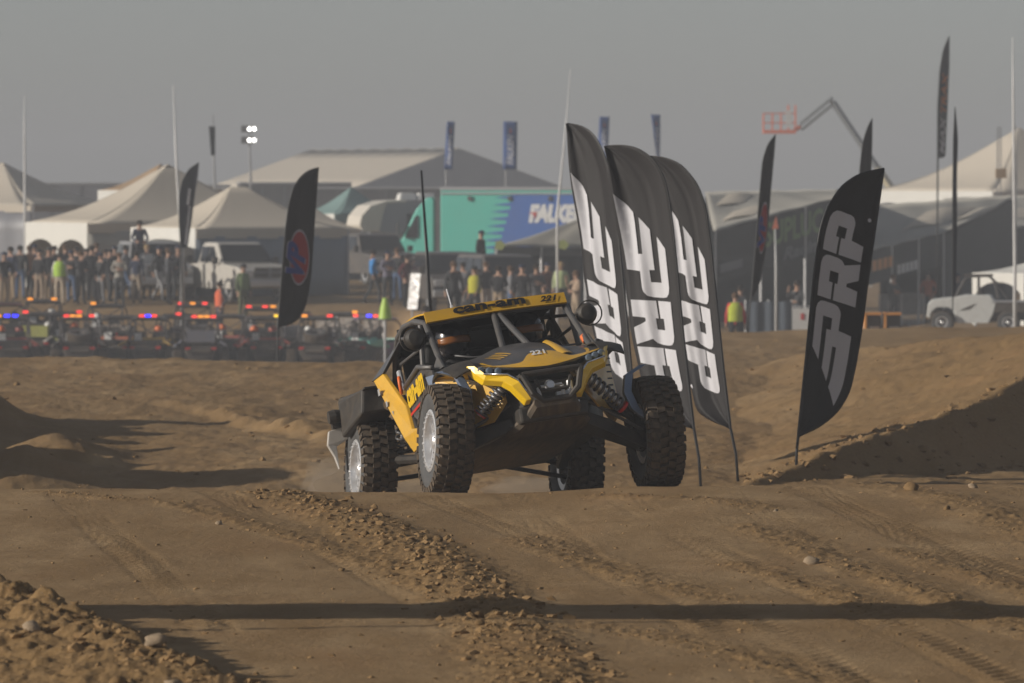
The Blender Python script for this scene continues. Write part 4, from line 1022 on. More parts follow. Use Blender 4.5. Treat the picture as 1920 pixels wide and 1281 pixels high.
hip_tent(262, 300, 4.5, 4.5, 3.7, 5.0, 30, 'small tan orange tent top peeking over the large cream marquee', TANC)
hip_tent(628, 262, 3.0, 3.2, 2.6, 3.75, 30, 'small teal grey canopy with a pointed top beside the camper', cloth_mat('teal_canopy', (.22, .34, .33), .2), arches=1, valance=.2)
hip_tent(560, 240, 4.2, 2.6, 2.0, 2.9, 25, 'low cream tent partly hidden behind the black emblem flag', ridge=.3, walls=((0, SHADEW),), arches=1, valance=.2, group='cream marquees at the left')
hip_tent(1862, 300, 12.5, 10, 4.75, 7.9, 25, 'huge beige event tent at the right edge behind the canopies', walls=((0, GCLOTH),), arches=3)
hip_tent(1922, 190, 2.5, 4.0, 1.62, 2.15, 35, 'small white canopy tent at the lower right edge', WCLOTH, arches=1, valance=.25)

def hall():
    d = 420.; x = X(660, d); z = gz(x, d); b = R(25); W, L, ev, pk = 15.9, 26., 4.15, 6.85
    r_ = empty('frame_tent', (x, d, z), b); tag(r_, 'long white frame tent with its gable end greyed for shade behind the truck', 'tent')
    for s in (0, 1):
        def fn(u, v, s=s): return (W * s + (W / 2 - W * s) * u, L * v, ev + (pk - ev) * u + .04 * math.sin(v * 60))
        mb = MB(); mb.grid(fn, 4, 40, thick=.02); mb.build('roof_panel', CREAM, r_, smooth=True)
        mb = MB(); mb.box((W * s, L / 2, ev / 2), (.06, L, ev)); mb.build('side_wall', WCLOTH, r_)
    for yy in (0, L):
        mb = MB(); mb.prism([(0, yy, 0), (W, yy, 0), (W, yy, ev), (W / 2, yy, pk), (0, yy, ev)], (0, .05, 0)); g = mb.build('gable_wall', mat('shaded_gable_wall', (.26, .28, .33), .7, 0, .05, .3), r_)  # shade on the white tent's gable painted into its colour
        if yy == 0:
            for k in range(4):
                mb = MB(); mb.box((2.6 + k * 3.4, -.02, 1.6), (1.2, .04, 2.6)); mb.build('door', mat('gable_door', (.17, .18, .21), .6), g)
hall()

def trailer(px0, d, L, H, label, m, rz=0, ribs=6, name='trailer', deck=.9, wd=2.5, cat='trailer'):
    x = X(px0, d); z = gz(x, d); r_ = empty(name, (x, d, z), R(rz)); tag(r_, label, cat)
    mb = MB(); mb.box((L / 2, wd / 2, (H + deck) / 2), (L, wd, H - deck)); b = mb.build('box', m, r_, bevel=.05)
    mb = MB(); mb.box((L / 2, wd / 2, H + .02), (L + .06, wd + .06, .10)); mb.build('roof_rail', ALU, r_)
    for k in range(1, ribs):
        mb = MB(); mb.box((L * k / ribs, -.012, (H + deck) / 2), (.05, .02, H - deck - .2)); mb.build('panel_joint', TRLD if m is not TRLD else TRLG, b)
    mb = MB(); mb.box((L * .75, wd / 2, deck * .75), (L * .35, wd * .8, deck * .4)); mb.build('chassis', TRLD, r_)
    for k in range(2):
        for yy in (.18, wd - .18):
            mb = MB(); mb.lathe([(.15, -.14), (.46, -.14), (.5, -.08), (.5, .08), (.46, .14), (.15, .14)], 18, (L * (.70 + .10 * k), yy, .5), 'y'); mb.build('wheel', RUB, r_)
    return r_
tr = trailer(40, 330, 9.5, 4.15, 'long grey trailer behind the large cream marquee, far left', TRLG, 4)
mb = MB(); mb.box((2.3, -.02, 1.8), (1.0, .05, .5)); mb.build('vent', TRLD, tr)
trailer(372, 345, 1.75, 4.1, 'white box trailer end peeking above the lower cream tent', TRLW, 5, 3)
trailer(450, 335, 6.0, 4.2, 'dark grey trailer left of the black emblem flag', TRLD, 6, 5)
trailer(588, 310, 7.2, 3.85, 'long dark trailer running behind the camper', TRLD, 3, 6)
trailer(1455, 430, 11.8, 4.55, 'distant dark grey building-like trailer beneath the boom lift', TRLD, 2, 8)
trailer(1690, 440, 6, 4.6, 'far grey trailer just left of the huge beige tent', TRLG, 2, 4)

def camper():
    d = 256.; x = X(676, d); z = gz(x, d); r_ = empty('camper', (x, d, z), R(14)); tag(r_, 'pale camper trailer with a rounded front left of the teal truck', 'camper')
    H = 3.15; prof = [(.15, 1.95), (.0, 2.15), (.08, 2.5), (.45, 2.9), (1.1, 3.1), (7.5, H), (7.5, .6), (2.3, .6), (2.2, 1.75)]
    mb = MB(); mb.prism([(a, 0, b) for a, b in prof], (0, 2.4, 0)); b = mb.build('body', mat('shaded_camper_side', (.30, .31, .34), .5, 0, .05, .7), r_)  # side greyed: its shade is put into the colour
    mb = MB(); cap = [(.10, 1.9), (-.06, 2.15), (.02, 2.53), (.42, 2.96), (1.1, 3.16), (1.9, 3.2), (1.95, 3.10), (1.1, 3.05), (.95, 2.6), (.8, 1.9)]
    mb.prism([(a, -.04, b_) for a, b_ in cap], (0, 2.48, 0)); mb.build('front_cap', mat('lit_camper_cap', (.66, .61, .53), .4, 0, .06, 1), r_, bevel=.03)  # cap coloured paler as the sunlit front
    for xx, zz, w_, h_ in ((2.4, 2.35, .9, .55), (4.4, 2.2, 1.2, .6)):
        mb = MB(); mb.box((xx, -.02, zz), (w_, .05, h_)); mb.build('window', GLASS, r_)
    for xx in (2.2, 3.0): 
        mb = MB(); mb.box((xx, 1.2, 3.32), (.75, .7, .30), taper=(.8, .8)); mb.build('roof_unit', TRLW, r_, bevel=.04)
    for xx in (5.0, 5.9):
        mb = MB(); mb.lathe([(.12, -.1), (.36, -.1), (.38, .1), (.12, .1)], 16, (xx, .15, .4), 'y'); mb.build('wheel', RUB, r_)
camper()

def truck():
    d = 250.; x = X(826, d); z = gz(x, d); r_ = empty('semi_truck', (x, d, z), R(-13)); tag(r_, 'teal and blue race transporter truck with FALKEN lettering', 'truck')
    H, L, deck = 4.05, 9.9, .95
    mb = MB(); mb.box((L / 2, 1.28, (H + deck) / 2), (L, 2.56, H - deck)); bx = mb.build('trailer_box', TEAL, r_, bevel=.04)
    # blue half with a torn, flame-like edge
    e = []; n = 10; zt, zb = H - .22, deck + .02
    for k in range(n):
        za = zt - (zt - zb) * k / n; zm = zt - (zt - zb) * (k + .5) / n; sl_ = -.085 * k
        e += [(3.05 + sl_, -.012, za), (2.30 + sl_, -.012, za - .10), (2.25 + sl_, -.012, zm + .04), (2.95 + sl_, -.012, zm - .02)]
    poly = [(L - .02, -.012, zt)] + e + [(2.0, -.012, zb), (L - .02, -.012, zb)]
    mb = MB(); mb.prism(poly, (0, -.012, 0)); mb.build('blue_livery', TBLUE, bx)
    mb = MB(); put_text(mb, 'FALKEN', (3.62, -.035, 2.72), (2.45, 0, 0), (0, 0, .74), .2, .07, .90); mb.build('lettering', TWHITE, bx)
    mb = MB(); mb.add([(3.60, -.045, 3.10), (3.98, -.045, 3.16), (3.88, -.045, 2.86), (3.82, -.045, 3.06)], [(0, 1, 2, 3)]); mb.build('emblem', RED, bx)
    mb = MB(); mb.box((L / 2, 1.28, H + .03), (L + .06, 2.64, .12)); mb.box((L / 2, -.02, H - .16), (L, .05, .07)); mb.build('roof_rail', ALU, r_)
    for k in range(6):
        mb = MB(); mb.box((1.2 + k * 1.65, -.05, H - .36), (.14, .06, .18)); mb.build('marker_lamp', TRLD, bx)
    mb = MB(); mb.box((L / 2, 1.28, .8), (L * .9, 1.4, .25)); mb.build('chassis', TRLD, r_)
    for xx in (7.2, 8.4):
        mb = MB(); mb.lathe([(.18, -.15), (.48, -.15), (.52, 0), (.48, .15), (.18, .15)], 18, (xx, .2, .52), 'y'); mb.build('wheel', RUB, r_)
    # tractor, nose to the left
    pr = [(-.40, 3.75), (-.62, 3.70), (-1.05, 3.25), (-1.62, 2.05), (-2.75, 1.70), (-2.95, 1.45), (-3.0, .60), (-.30, .60), (-.30, 3.60)]
    mb = MB(); mb.prism([(a, .12, b) for a, b in pr], (0, 2.3, 0)); cb = mb.build('cab', TEAL, r_, bevel=.06)
    mb = MB(); mb.prism([(-1.04, .09, 3.02), (-1.50, .09, 2.12), (-.95, .09, 2.10), (-.95, .09, 3.0)], (0, -.02, 0)); mb.build('side_window', GLASS, cb)
    mb = MB(); mb.prism([(-1.12, .2, 3.18), (-1.66, .2, 2.10), (-1.66, 2.3, 2.10), (-1.12, 2.3, 3.18)], (-.03, 0, .02)); mb.build('windscreen', GLASS, cb)
    mb = MB(); mb.box((-.14, 1.28, 2.3), (.26, 2.2, 2.9)); mb.build('rear_fairing', TRLD, r_)
    mb = MB(); mb.box((-1.75, -.12, 2.45), (.10, .20, .50)); mb.build('mirror', TRLD, cb)
    mb = MB(); mb.box((-3.02, 1.28, 1.15), (.06, 1.4, .8)); mb.build('radiator', ALU, cb)
    mb = MB(); mb.lathe([(.10, -.03), (.14, 0), (.12, .03)], 12, (-2.75, .10, 1.35), 'y'); mb.build('headlight', LENS, cb)
    mb = MB(); mb.add([(-2.0, .11, 1.85), (-1.75, .11, 1.95), (-1.85, .11, 1.70)], [(0, 1, 2)]); mb.build('emblem', RED, cb)
    for xx in (-2.35, -.75):
        mb = MB(); mb.lathe([(.18, -.15), (.48, -.15), (.52, 0), (.48, .15), (.18, .15)], 18, (xx, .28, .52), 'y'); mb.build('wheel', RUB, r_)
truck()

def awning(name, tl, tr_, bl, br, wall_h, label, roof, wall, text=(), posts=(), lit_patches=(), back=True, cat='canopy', backing=0):
    """big sloping canopy from four roof corners (world points) with a dark skirt under its front edge"""
    o = Vector((bl.x, bl.y, gz(bl.x, bl.y))); r_ = empty(name, o); tag(r_, label, cat, 'race team canopies')
    T = [p - o for p in (tl, tr_, br, bl)]
    def fn(u, v):
        a = T[3].lerp(T[2], v); b = T[0].lerp(T[1], v); p = a.lerp(b, u); p = p.copy(); p.z -= .07 * math.sin(math.pi * u) * (1 + .4 * math.sin(v * 9)) + .015 * math.sin(v * 22 + u * 7); return p
    mb = MB(); mb.grid(fn, 10, 24, thick=.015); ro = mb.build('roof', roof, r_, smooth=True)
    for (u0, u1, v0, v1) in lit_patches:
        mb = MB(); mb.grid(lambda u, v: fn(u0 + (u1 - u0) * u, v0 + (v1 - v0) * v + .1 * (u - .5)) + Vector((0, -.02, .035 + .05 * math.sin(math.pi * v))), 4, 6); mb.build('sunlit_patch', CREAM, ro, smooth=True)  # cream patches painted where sun falls on the roof
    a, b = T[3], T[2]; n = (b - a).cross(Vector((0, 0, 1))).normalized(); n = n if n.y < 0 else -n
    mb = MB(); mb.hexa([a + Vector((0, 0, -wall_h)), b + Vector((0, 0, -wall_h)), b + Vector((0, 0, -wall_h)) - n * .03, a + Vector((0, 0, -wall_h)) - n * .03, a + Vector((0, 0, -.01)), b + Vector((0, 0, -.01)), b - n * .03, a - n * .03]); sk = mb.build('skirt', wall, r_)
    for tx, f0, f1, z0, z1, m, sh_ in text:
        p = a.lerp(b, f0); q = a.lerp(b, f1)
        if tx[0] == '#':                 # print too blurred to read: plain blocks
            n_ = int(tx[1])
            for k in range(n_):
                mb = MB(); e0, e1 = p.lerp(q, k / n_), p.lerp(q, (k + .8) / n_); z0_, z1_ = Vector((0, 0, -wall_h * z0)), Vector((0, 0, -wall_h * z1))
                mb.add([e0 + z0_ + n * .03, e1 + z0_ + n * .03, e1 + z1_ + n * .03, e0 + z1_ + n * .03], [(0, 1, 2, 3)]); mb.build('print_mark', m, sk)
            continue
        mb = MB()
        put_text(mb, tx, p + n * .03 + Vector((0, 0, -wall_h * z0)), q - p, (0, 0, wall_h * (z0 - z1)), sh_, .03); mb.build('lettering', m, sk)
    if back:
        for k in range(2):
            mb = MB(); p, q = (T[0], T[1]) if k == 0 else (T[1], T[2]); mb.hexa([Vector((p.x, p.y, 0)), Vector((q.x, q.y, 0)), Vector((q.x, q.y + .06, 0)), Vector((p.x, p.y + .06, 0)), p + Vector((0, 0, -.15)), q + Vector((0, 0, -.15)), q + Vector((0, .06, -.15)), p + Vector((0, .06, -.15))]); mb.build('back_wall', wall, r_)
    if backing:
        mb = MB(); c0, c1 = Vector((a.x + .3, a.y + backing, 0)), Vector((b.x, b.y + backing, 0)); h_ = Vector((0, 0, min(a.z, b.z) - .05)); mb.grid(lambda u, v: c0.lerp(c1, v) + h_ * u + Vector((0, .05 * math.sin(v * 25), 0)), 3, 24, thick=.01); mb.build('dark_backing', DARKC, r_)  # dark sheet added to darken the space under the canopy
    for f in (0.01, .34, .67, .99):
        q = a.lerp(b, f); mb = MB(); mb.tube([(q.x, q.y, -.6), (q.x, q.y, q.z)], .045, 6); mb.build('post', ALU, r_)
    return r_
GREENT = mat('green_print', (.12, .22, .06), .6); GREYT = mat('pale_grey_print', (.13, .14, .16), .6); WT = mat('white_print', (.6, .6, .6), .6); ORT = mat('orange_print', (.6, .26, .06), .6)
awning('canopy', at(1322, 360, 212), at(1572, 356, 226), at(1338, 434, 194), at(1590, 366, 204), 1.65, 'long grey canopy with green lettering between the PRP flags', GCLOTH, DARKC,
       (('SUPLUC', .36, .80, .58, .10, GREENT, 0), ('Racing', .50, .82, 1.0, .68, GREYT, .3), ('#1', .04, .24, .82, .66, GREYT, 0)), lit_patches=((.2, .45, .12, .35), (.65, .9, .1, .3)))
awning('canopy', at(1650, 385, 222), at(1905, 366, 234), at(1618, 474, 200), at(1770, 436, 212), 1.1, 'tall grey canopy roof with painted sunlit patches, right of the lone PRP flag', GCLOTH, DARKC,
       (('#4', .10, .36, .62, .30, ORT, 0), ('#5', .40, .66, .90, .62, WT, 0)), lit_patches=((.35, .75, .35, .75), (.45, .7, .8, .98)))
awning('canopy', at(1770, 372, 282), at(1960, 366, 290), at(1785, 432, 256), at(1960, 425, 260), 2.4, 'grey canopy at the right edge with a silver-topped dark front', GCLOTH, DARKC, lit_patches=((.3, .6, .1, .9),))
awning('canopy', at(1105, 404, 222), at(1200, 380, 226), at(928, 462, 200), at(1180, 466, 204), .28, 'low tan pop-up canopy sheltering people right of the teal trailer', cloth_mat('tan_popup', (.42, .39, .33), .2), cloth_mat('grey_popup_valance', (.13, .13, .12), .15), back=True, backing=4.0)
def dangling_emblem(px, py, d, label):
    x = X(px, d); o = empty('hanging_mark', at(px, py, d)); tag(o, label, 'mark'); mb = MB(); mb.prism([(-.16, 0, -.12), (.05, 0, -.16), (.18, 0, 0), (.02, 0, .16), (-.15, 0, .12)], (0, .02, 0)); mb.build('panel', mat('lime_print', (.38, .42, .14), .6), o)
dangling_emblem(938, 460, 199, 'pale lime mark hanging at the left corner of the tan pop-up canopy'); dangling_emblem(1057, 459, 201, 'pale lime mark hanging in the middle of the tan pop-up canopy edge')

# dark vendor stand with a silver top
def stand():
    d = 236.; x = X(1835, d); z = gz(x, d); r_ = empty('vendor_stand', (x, d, z)); tag(r_, 'dark vendor stand with a silver header and shelves of goods', 'stand')
    for xx in (0, 1.15):
        mb = MB(); mb.box((xx, 0, 1.7), (.08, .08, 3.4)); mb.build('post', ALU, r_)
    mb = MB(); mb.box((.58, 0, 3.38), (1.3, .25, .28)); mb.build('header', ALU, r_)
    mb = MB(); mb.box((.58, .9, 1.7), (1.3, .05, 3.2)); mb.build('back_panel', TRLD, r_)
    random.seed(11)
    for k in range(10):
        mb = MB(); mb.box((.15 + random.random() * .85, .5 + random.random() * .3, 1.2 + random.random() * 1.8), (.22, .18, .26)); mb.build('goods', [ORT, WT, MATS['lime_print'], RED, TRLD][k % 5], r_)
stand()

# boom lift
def boom():
    d = 330.; x = X(1735, d); z = gz(x, d); r_ = empty('boom_lift', (x, d, z)); tag(r_, 'boom lift with an orange basket raised against the sky', 'lift')
    S_ = mat('boom_steel', (.16, .17, .18), .5, .2); Y_ = mat('boom_beige', (.50, .44, .30), .5); BO = mat('basket_orange', (.70, .16, .07), .5)
    loc = lambda px, py: at(px, py, d) - Vector((x, d, z))
    mb = MB(); mb.box((0, 0, .8), (2.4, 2.2, .9)); mb.build('base', Y_, r_, bevel=.05)
    for sx in (-.8, .8):
        mb = MB(); mb.lathe([(.15, -.2), (.5, -.2), (.5, .2), (.15, .2)], 16, (sx, -1.1, .5), 'y'); mb.build('wheel', RUB, r_)
    a, b = loc(1712, 415), loc(1562, 192); m_ = a.lerp(b, .45)
    mb = MB(); mb.tube([Vector((0, 0, 1.2)), a, m_], .22, 4); mb.build('main_boom', Y_, r_); mb = MB(); mb.tube([m_, b], .17, 4); mb.build('upper_boom', S_, r_)
    c, e = loc(1556, 192), loc(1500, 238)
    for o_ in (Vector((0, 0, .16)), Vector((.06, 0, -.16))):
        mb = MB(); mb.tube([c + o_, e + o_], .09, 4); mb.build('jib_rail', S_, r_)
    mb = MB(); mb.tube([b + Vector((0, 0, .1)), c + Vector((0, 0, .1))], .22, 6); mb.build('knuckle', S_, r_)
    x0, x1 = loc(1432, 250), loc(1492, 250); hb = 1.45
    bk = empty('basket', x0); bk.parent = r_; wb = (x1 - x0).length
    mb = MB(); mb.box((wb / 2, .4, .08), (wb, .9, .18)); mb.build('floor', BO, bk)
    for zz in (.55, 1.05):
        for yy in (0, .8):
            mb = MB(); mb.tube([(0, yy, zz), (wb, yy, zz)], .03, 5); mb.build('rail', BO, bk)
        for xx in (0, wb):
            mb = MB(); mb.tube([(xx, 0, zz), (xx, .8, zz)], .03, 5); mb.build('rail', BO, bk)
    for xx in (0, .28 * wb, .55 * wb, .78 * wb, wb):
        for yy in (0, .8):
            mb = MB(); mb.tube([(xx, yy, 0), (xx, yy, 1.05 if xx < .7 * wb else 1.5)], .028, 5); mb.build('upright', BO, bk)
    mb = MB(); mb.box((wb * .78, .1, .75), (.30, .25, .9)); mb.build('control_box', TRLW, bk)
    mb = MB(); mb.tube([e, x1 + Vector((0, .4, .2))], .12, 6); mb.build('mount', BO, r_)
boom()

# masts
def mast(pts, d, r0, m, label, name='mast', cat='mast'):
    P = [at(px, py, d) for px, py in pts]; x, y = P[0].x, P[0].y; z = gz(x, y); o = Vector((x, y, z)); r_ = empty(name, o); tag(r_, label, cat)
    q = [Vector((0, 0, -.3))] + [p - o for p in P]
    mb = MB(); mb.tube(q, [r0 * 1.1] + [r0 * (1 - .65 * i / max(1, len(P) - 1)) for i in range(len(P))], 8); mb.build('pole', m, r_, smooth=True); return r_, o
mast([(47, 372), (46, 260), (46, 180)], 240, .055, MASTW, 'thin pale mast near the left edge of the picture')
w1, wo_ = mast([(342, 466), (332, 330), (325, 160)], 198, .06, MASTW, 'tall white mast between the two cream marquees')
mast([(1045, 400), (1058, 270), (1070, 130)], 175, .035, MASTW, 'thin white mast leaning right beside the PRP flags')
mast([(1903, 490), (1900, 180), (1899, 70)], 170, .045, MASTW, 'tall white mast at the right edge')
mast([(1455, 500), (1453, 415)], 170, .03, MASTW, 'short white marker pole in front of the long canopy')
o = empty('pennant', at(1453, 420, 169.8)); tag(o, 'small orange pennant on the short marker pole', 'pennant'); mb = MB(); mb.prism([(-.08, 0, -.15), (.10, 0, -.12), (.03, 0, .22)], (0, .01, 0)); mb.build('cloth', cloth_mat('orange_pennant', (.62, .20, .13), .2), o)
r_, o_ = mast([(403, 355), (401, 290), (400, 215)], 250, .05, PGREY, 'grey flagpole with a limp dark flag left of the light tower', 'flagpole', 'flagpole')
mb = MB(); mb.grid(lambda u, v: at(403 - 11 * v * (.6 + .4 * u), 292 - 55 * u, 249.8) - o_ + Vector((0, .15 * math.sin(v * 5), 0)), 8, 4, thick=.01); mb.build('flag', FNAVY, r_, smooth=True)
r_, o_ = mast([(470, 335), (468, 270), (466, 240)], 290, .06, PGREY, 'stadium light tower with two bright lamp heads', 'light_tower', 'light tower')
LAMP = mat('lit_lamp', (.9, .9, .9), .4, emit=(1, .98, .92), estr=7)
for yy in (242, 263):
    mb = MB(); c = at(464, yy, 290) - o_; mb.box(c, (.55, .4, .32)); hd = mb.build('lamp_head', TRLD, r_)
    for k in range(2):
        mb = MB(); mb.lathe([(.02, -.06), (.075, -.05), (.085, 0)], 10, c + Vector((.10 + .22 * k, -.24, .0)), 'y'); mb.build('lamp', LAMP, hd)
# lattice tower on the right
def lattice():
    d = 236.; x = X(1886, d); z = gz(x, d); r_ = empty('lattice_tower', (x, d, z)); tag(r_, 'pair of thin lattice masts with a brown box at the right edge', 'tower')
    zt = at(0, 238, d).z - z; zb = at(0, 360, d).z - z
    for s in (-.30, .30):
        for q in (-.09, .09):
            mb = MB(); mb.tube([(s + q, 0, 0), (s + q * .6 + .05, 0, zt)], .022, 5); mb.build('rail', PGREY, r_)
        for k in range(14):
            mb = MB(); z0, z1 = zb + (zt - zb) * k / 14, zb + (zt - zb) * (k + 1) / 14; mb.tube([(s - .09, 0, z0), (s + .09, 0, z1)], .012, 4); mb.build('lacing', PGREY, r_)
    mb = MB(); mb.box((-.2, -.1, zb + .7), (.4, .3, .36)); mb.build('box', mat('brown_box', (.30, .20, .11), .6), r_)
lattice()

# crowd barriers
def barrier(px, d, ln, label, panel=None, rz=0, hgt=1.1):
    x = X(px, d); z = gz(x, d); r_ = empty('crowd_barrier', (x, d, z), R(rz)); tag(r_, label, 'barrier', 'steel crowd barriers')
    mb = MB(); mb.tube([(0, 0, .12), (0, 0, hgt), (ln, 0, hgt), (ln, 0, .12)], .022, 6, closed=True); mb.build('frame', ALU, r_)
    for xx in (.25, ln - .25):
        mb = MB(); mb.tube([(xx, -.3, 0), (xx, 0, .12), (xx, .3, 0)], .02, 5); mb.build('foot', ALU, r_)
    for k in range(1, 16):
        mb = MB(); mb.tube([(ln * k / 16, 0, .12), (ln * k / 16, 0, hgt)], .010, 4); mb.build('bar', ALU, r_)
    if panel:
        mb = MB(); mb.box((ln / 2, -.035, .72), (ln * .96, .02, .62)); mb.build('panel', panel, r_)
    return r_
for k, px in enumerate((588, 632, 676)): barrier(px, 192, .70, ['left', 'middle', 'right'][k] + ' of three steel crowd barriers behind the black emblem flag', rz=4)
b_ = barrier(1478, 185, 1.1, 'crowd barrier with a white ribbed panel and a red mark', TRLW)
mb = MB(); mb.box((.42, -.05, .80), (.10, .02, .18)); mb.build('red_mark', RED, b_)
for k, px in enumerate((1648, 1690)): barrier(px, 205, .75, ('left' if k == 0 else 'right') + ' of two plain crowd barriers right of the lone PRP flag')
def fence_cloth():
    d = 182.; x = X(1398, d); z = gz(x, d); r_ = empty('mesh_fence', (x, d, z)); tag(r_, 'grey blue mesh fence behind the narrow emblem flag', 'fence')
    mb = MB(); mb.grid(lambda u, v: (1.35 * v, .03 * math.sin(v * 20), .1 + 1.2 * u), 3, 20, thick=.008); mb.build('mesh', cloth_mat('blue_mesh', (.10, .12, .15), .2), r_)
    for k in range(3):
        mb = MB(); mb.tube([(.67 * k, .04, -.1), (.67 * k, .04, 1.35)], .025, 6); mb.build('post', ALU, r_)
fence_cloth()
for k, (px, lab) in enumerate(((1622, 'black box barrier with an orange edge just right of the lone PRP flag'), (1659, 'second black box barrier with an orange edge, nearer the white side-by-side'))):
    d = 133.; x = X(px, d); z = gz(x, d); r_ = empty('box_barrier', (x, d, z)); tag(r_, lab, 'barrier', 'black box barriers')
    h0 = at(0, 590, d).z - z
    mb = MB(); mb.box((.17, .2, h0 / 2), (.34, .4, h0)); mb.build('body', TRLD, r_, bevel=.01)
    mb = MB(); mb.box((.0, -.01, h0 - .2), (.05, .42, .5)); mb.build('orange_edge', ORT, r_); mb = MB(); mb.box((.17, -.01, h0 + .02), (.34, .42, .05)); mb.build('orange_top', ORT, r_)
    mb = MB(); mb.box((.2, -.01, h0 - .30), (.20, .01, .09)); mb.build('white_mark', WT, r_)
# ------------------------------------------------------------------ pit vehicles
def mesh_part(key, name, fn, mats, parent, smooth=False):
    """build the mesh once, share it between all copies"""
    if key not in MESHES:
        mb = MB(); fn(mb); me = mb.mesh(name)
        if smooth: me.polygons.foreach_set('use_smooth', [True] * len(me.polygons)); me.set_sharp_from_angle(angle=R(40))
        MESHES[key] = me
    return link(name, MESHES[key], mats, parent)
PAINT = {}
def paint(rgb, rough=.4): 
    k = 'utv_paint_%02d' % len(PAINT) if rgb not in PAINT else PAINT[rgb]
    PAINT[rgb] = k
    return mat(k, rgb, rough, 0, .12, 3, dust=.28, coat=.2)
EM = {'r': mat('red_lamp', (.6, .02, .02), .3, emit=(1, .05, .04), estr=1.5), 'a': mat('amber_lamp', (.6, .25, .02), .3, emit=(1, .32, .03), estr=1.3),
      'b': mat('blue_lamp', (.03, .03, .6), .3, emit=(.02, .02, 1), estr=4.0), 'y': mat('yellow_lamp', (.7, .5, .02), .3, emit=(1, .62, .02), estr=1.8)}
UB = mat('utv_black', (.022, .022, .024), .55, 0, .2, 3, dust=.32); US = mat('utv_seat', (.03, .03, .032), .8, 0, .2, 4, dust=.1); UCAGE = mat('utv_cage', (.05, .05, .055), .4, .2, .1, 4, dust=.2)
UR = mat('utv_rim', (.16, .16, .17), .4, .6, .1, 6, dust=.3)
def utv(px, d, roof_y, rz, col, col2, lamps, label, extra=None, crew=False):
    x = X(px, d); z = gz(x, d); zt = at(px, roof_y, d).z
    sc = 1.0 if roof_y is None else max(.92, min(1.12, (zt - z) / 1.72))
    r_ = empty('side_by_side', (x, d, z), R(rz), sc); tag(r_, label, 'buggy', 'race side-by-sides waiting in rows')
    c1, c2 = paint(col), paint(col2)
    for i, (sx, yy) in enumerate(((-1, -1.05), (1, -1.05), (-1, 1.15), (1, 1.15))):
        w_ = empty('wheel', (sx * .76, yy, .38)); w_.parent = r_
        tyre_parts(w_, .38, .28, .19, sx, low=True, rm=UR)
    mesh_part('u_body', 'body', lambda m: m.loft([[(-a, y, z0), (a, y, z0), (b, y, (z0 + z1) / 2 + .05), (c, y, z1), (-c, y, z1), (-b, y, (z0 + z1) / 2 + .05)] for y, a, b, c, z0, z1 in
              ((-1.45, .34, .46, .44, .42, .86), (-1.1, .40, .55, .50, .34, .92), (-.6, .55, .68, .60, .30, .80), (.55, .55, .68, .62, .30, .78), (1.0, .45, .60, .54, .34, .92), (1.55, .32, .44, .36, .46, .80))]), UB, r_)
    for sx in (-1, 1):
        mesh_part(('u_rf', sx), 'rear_fender', lambda m: m.prism([(sx * .60, -1.50, .98), (sx * .62, -.70, 1.02), (sx * .70, -.45, .80), (sx * .86, -.62, .78), (sx * .88, -1.40, .84), (sx * .80, -1.55, .88)], (0, 0, .05)), c1, r_)
        mesh_part(('u_ff', sx), 'front_fender', lambda m: m.prism([(sx * .50, .70, .98), (sx * .48, 1.50, .90), (sx * .80, 1.45, .80), (sx * .84, .80, .84)], (0, 0, .05)), c1, r_)
        mesh_part(('u_sd', sx), 'door', lambda m: m.prism([(sx * .70, -.60, .40), (sx * .70, .60, .40), (sx * .70, .72, .82), (sx * .68, .30, .98), (sx * .68, -.62, .92)], (-sx * .03, 0, 0)), c2, r_)
        mesh_part(('u_st', sx), 'seat', lambda m: m.loft([[(sx * .30 - .22, -.55, .5), (sx * .30 + .22, -.55, .5), (sx * .30 + .22, -.35, .5), (sx * .30 - .22, -.35, .5)], [(sx * .30 - .24, -.62, .95), (sx * .30 + .24, -.62, .95), (sx * .30 + .24, -.48, .95), (sx * .30 - .24, -.48, .95)], [(sx * .30 - .14, -.66, 1.30), (sx * .30 + .14, -.66, 1.30), (sx * .30 + .14, -.56, 1.30), (sx * .30 - .14, -.56, 1.30)]]), US, r_)
        mesh_part(('u_tl', sx), 'tail_lamp', lambda m: m.box((sx * .42, -1.50, .80), (.16, .05, .07)), RED, r_)
    def cage(m):
        for s in (-1, 1):
            m.tube([(s * .62, .72, .92), (s * .56, .30, 1.55), (s * .54, .1, 1.66), (s * .54, -.60, 1.68), (s * .58, -.78, 1.50), (s * .62, -.90, .95)], .028, 6)
            m.tube([(s * .57, -.76, 1.52), (s * .46, -1.40, .92)], .026, 6); m.tube([(s * .56, -.62, 1.66), (-s * .60, -.88, 1.0)], .02, 6)
        for y, zz, hw in ((.15, 1.65, .54), (-.60, 1.68, .54), (-.84, 1.25, .60)): m.tube([(-hw, y, zz), (hw, y, zz)], .026, 6)
    mesh_part('u_cage', 'roll_cage', cage, UCAGE, r_)
    mesh_part('u_roof', 'roof', lambda m: m.grid(lambda u, v: ((v - .5) * 1.12, -.66 + .90 * u, 1.70 + .03 * math.sin(math.pi * v) - .02 * (2 * u - 1) ** 2), 4, 6, thick=.03), c2 if extra != 'open' else UB, r_)
    mesh_part('u_hood', 'bonnet', lambda m: m.grid(lambda u, v: ((v - .5) * (1.1 - .3 * u), .68 + .9 * u, .98 - .16 * u + .04 * math.sin(math.pi * v)), 4, 6, thick=.03), c1, r_)
    mesh_part('u_rack', 'rear_rack', lambda m: (m.tube([(-.50, -1.42, .98), (-.50, -.95, 1.0), (.50, -.95, 1.0), (.50, -1.42, .98)], .024, 6, closed=True), m.tube([(-.4, -1.56, .55), (.4, -1.56, .55)], .03, 6)), UCAGE, r_)
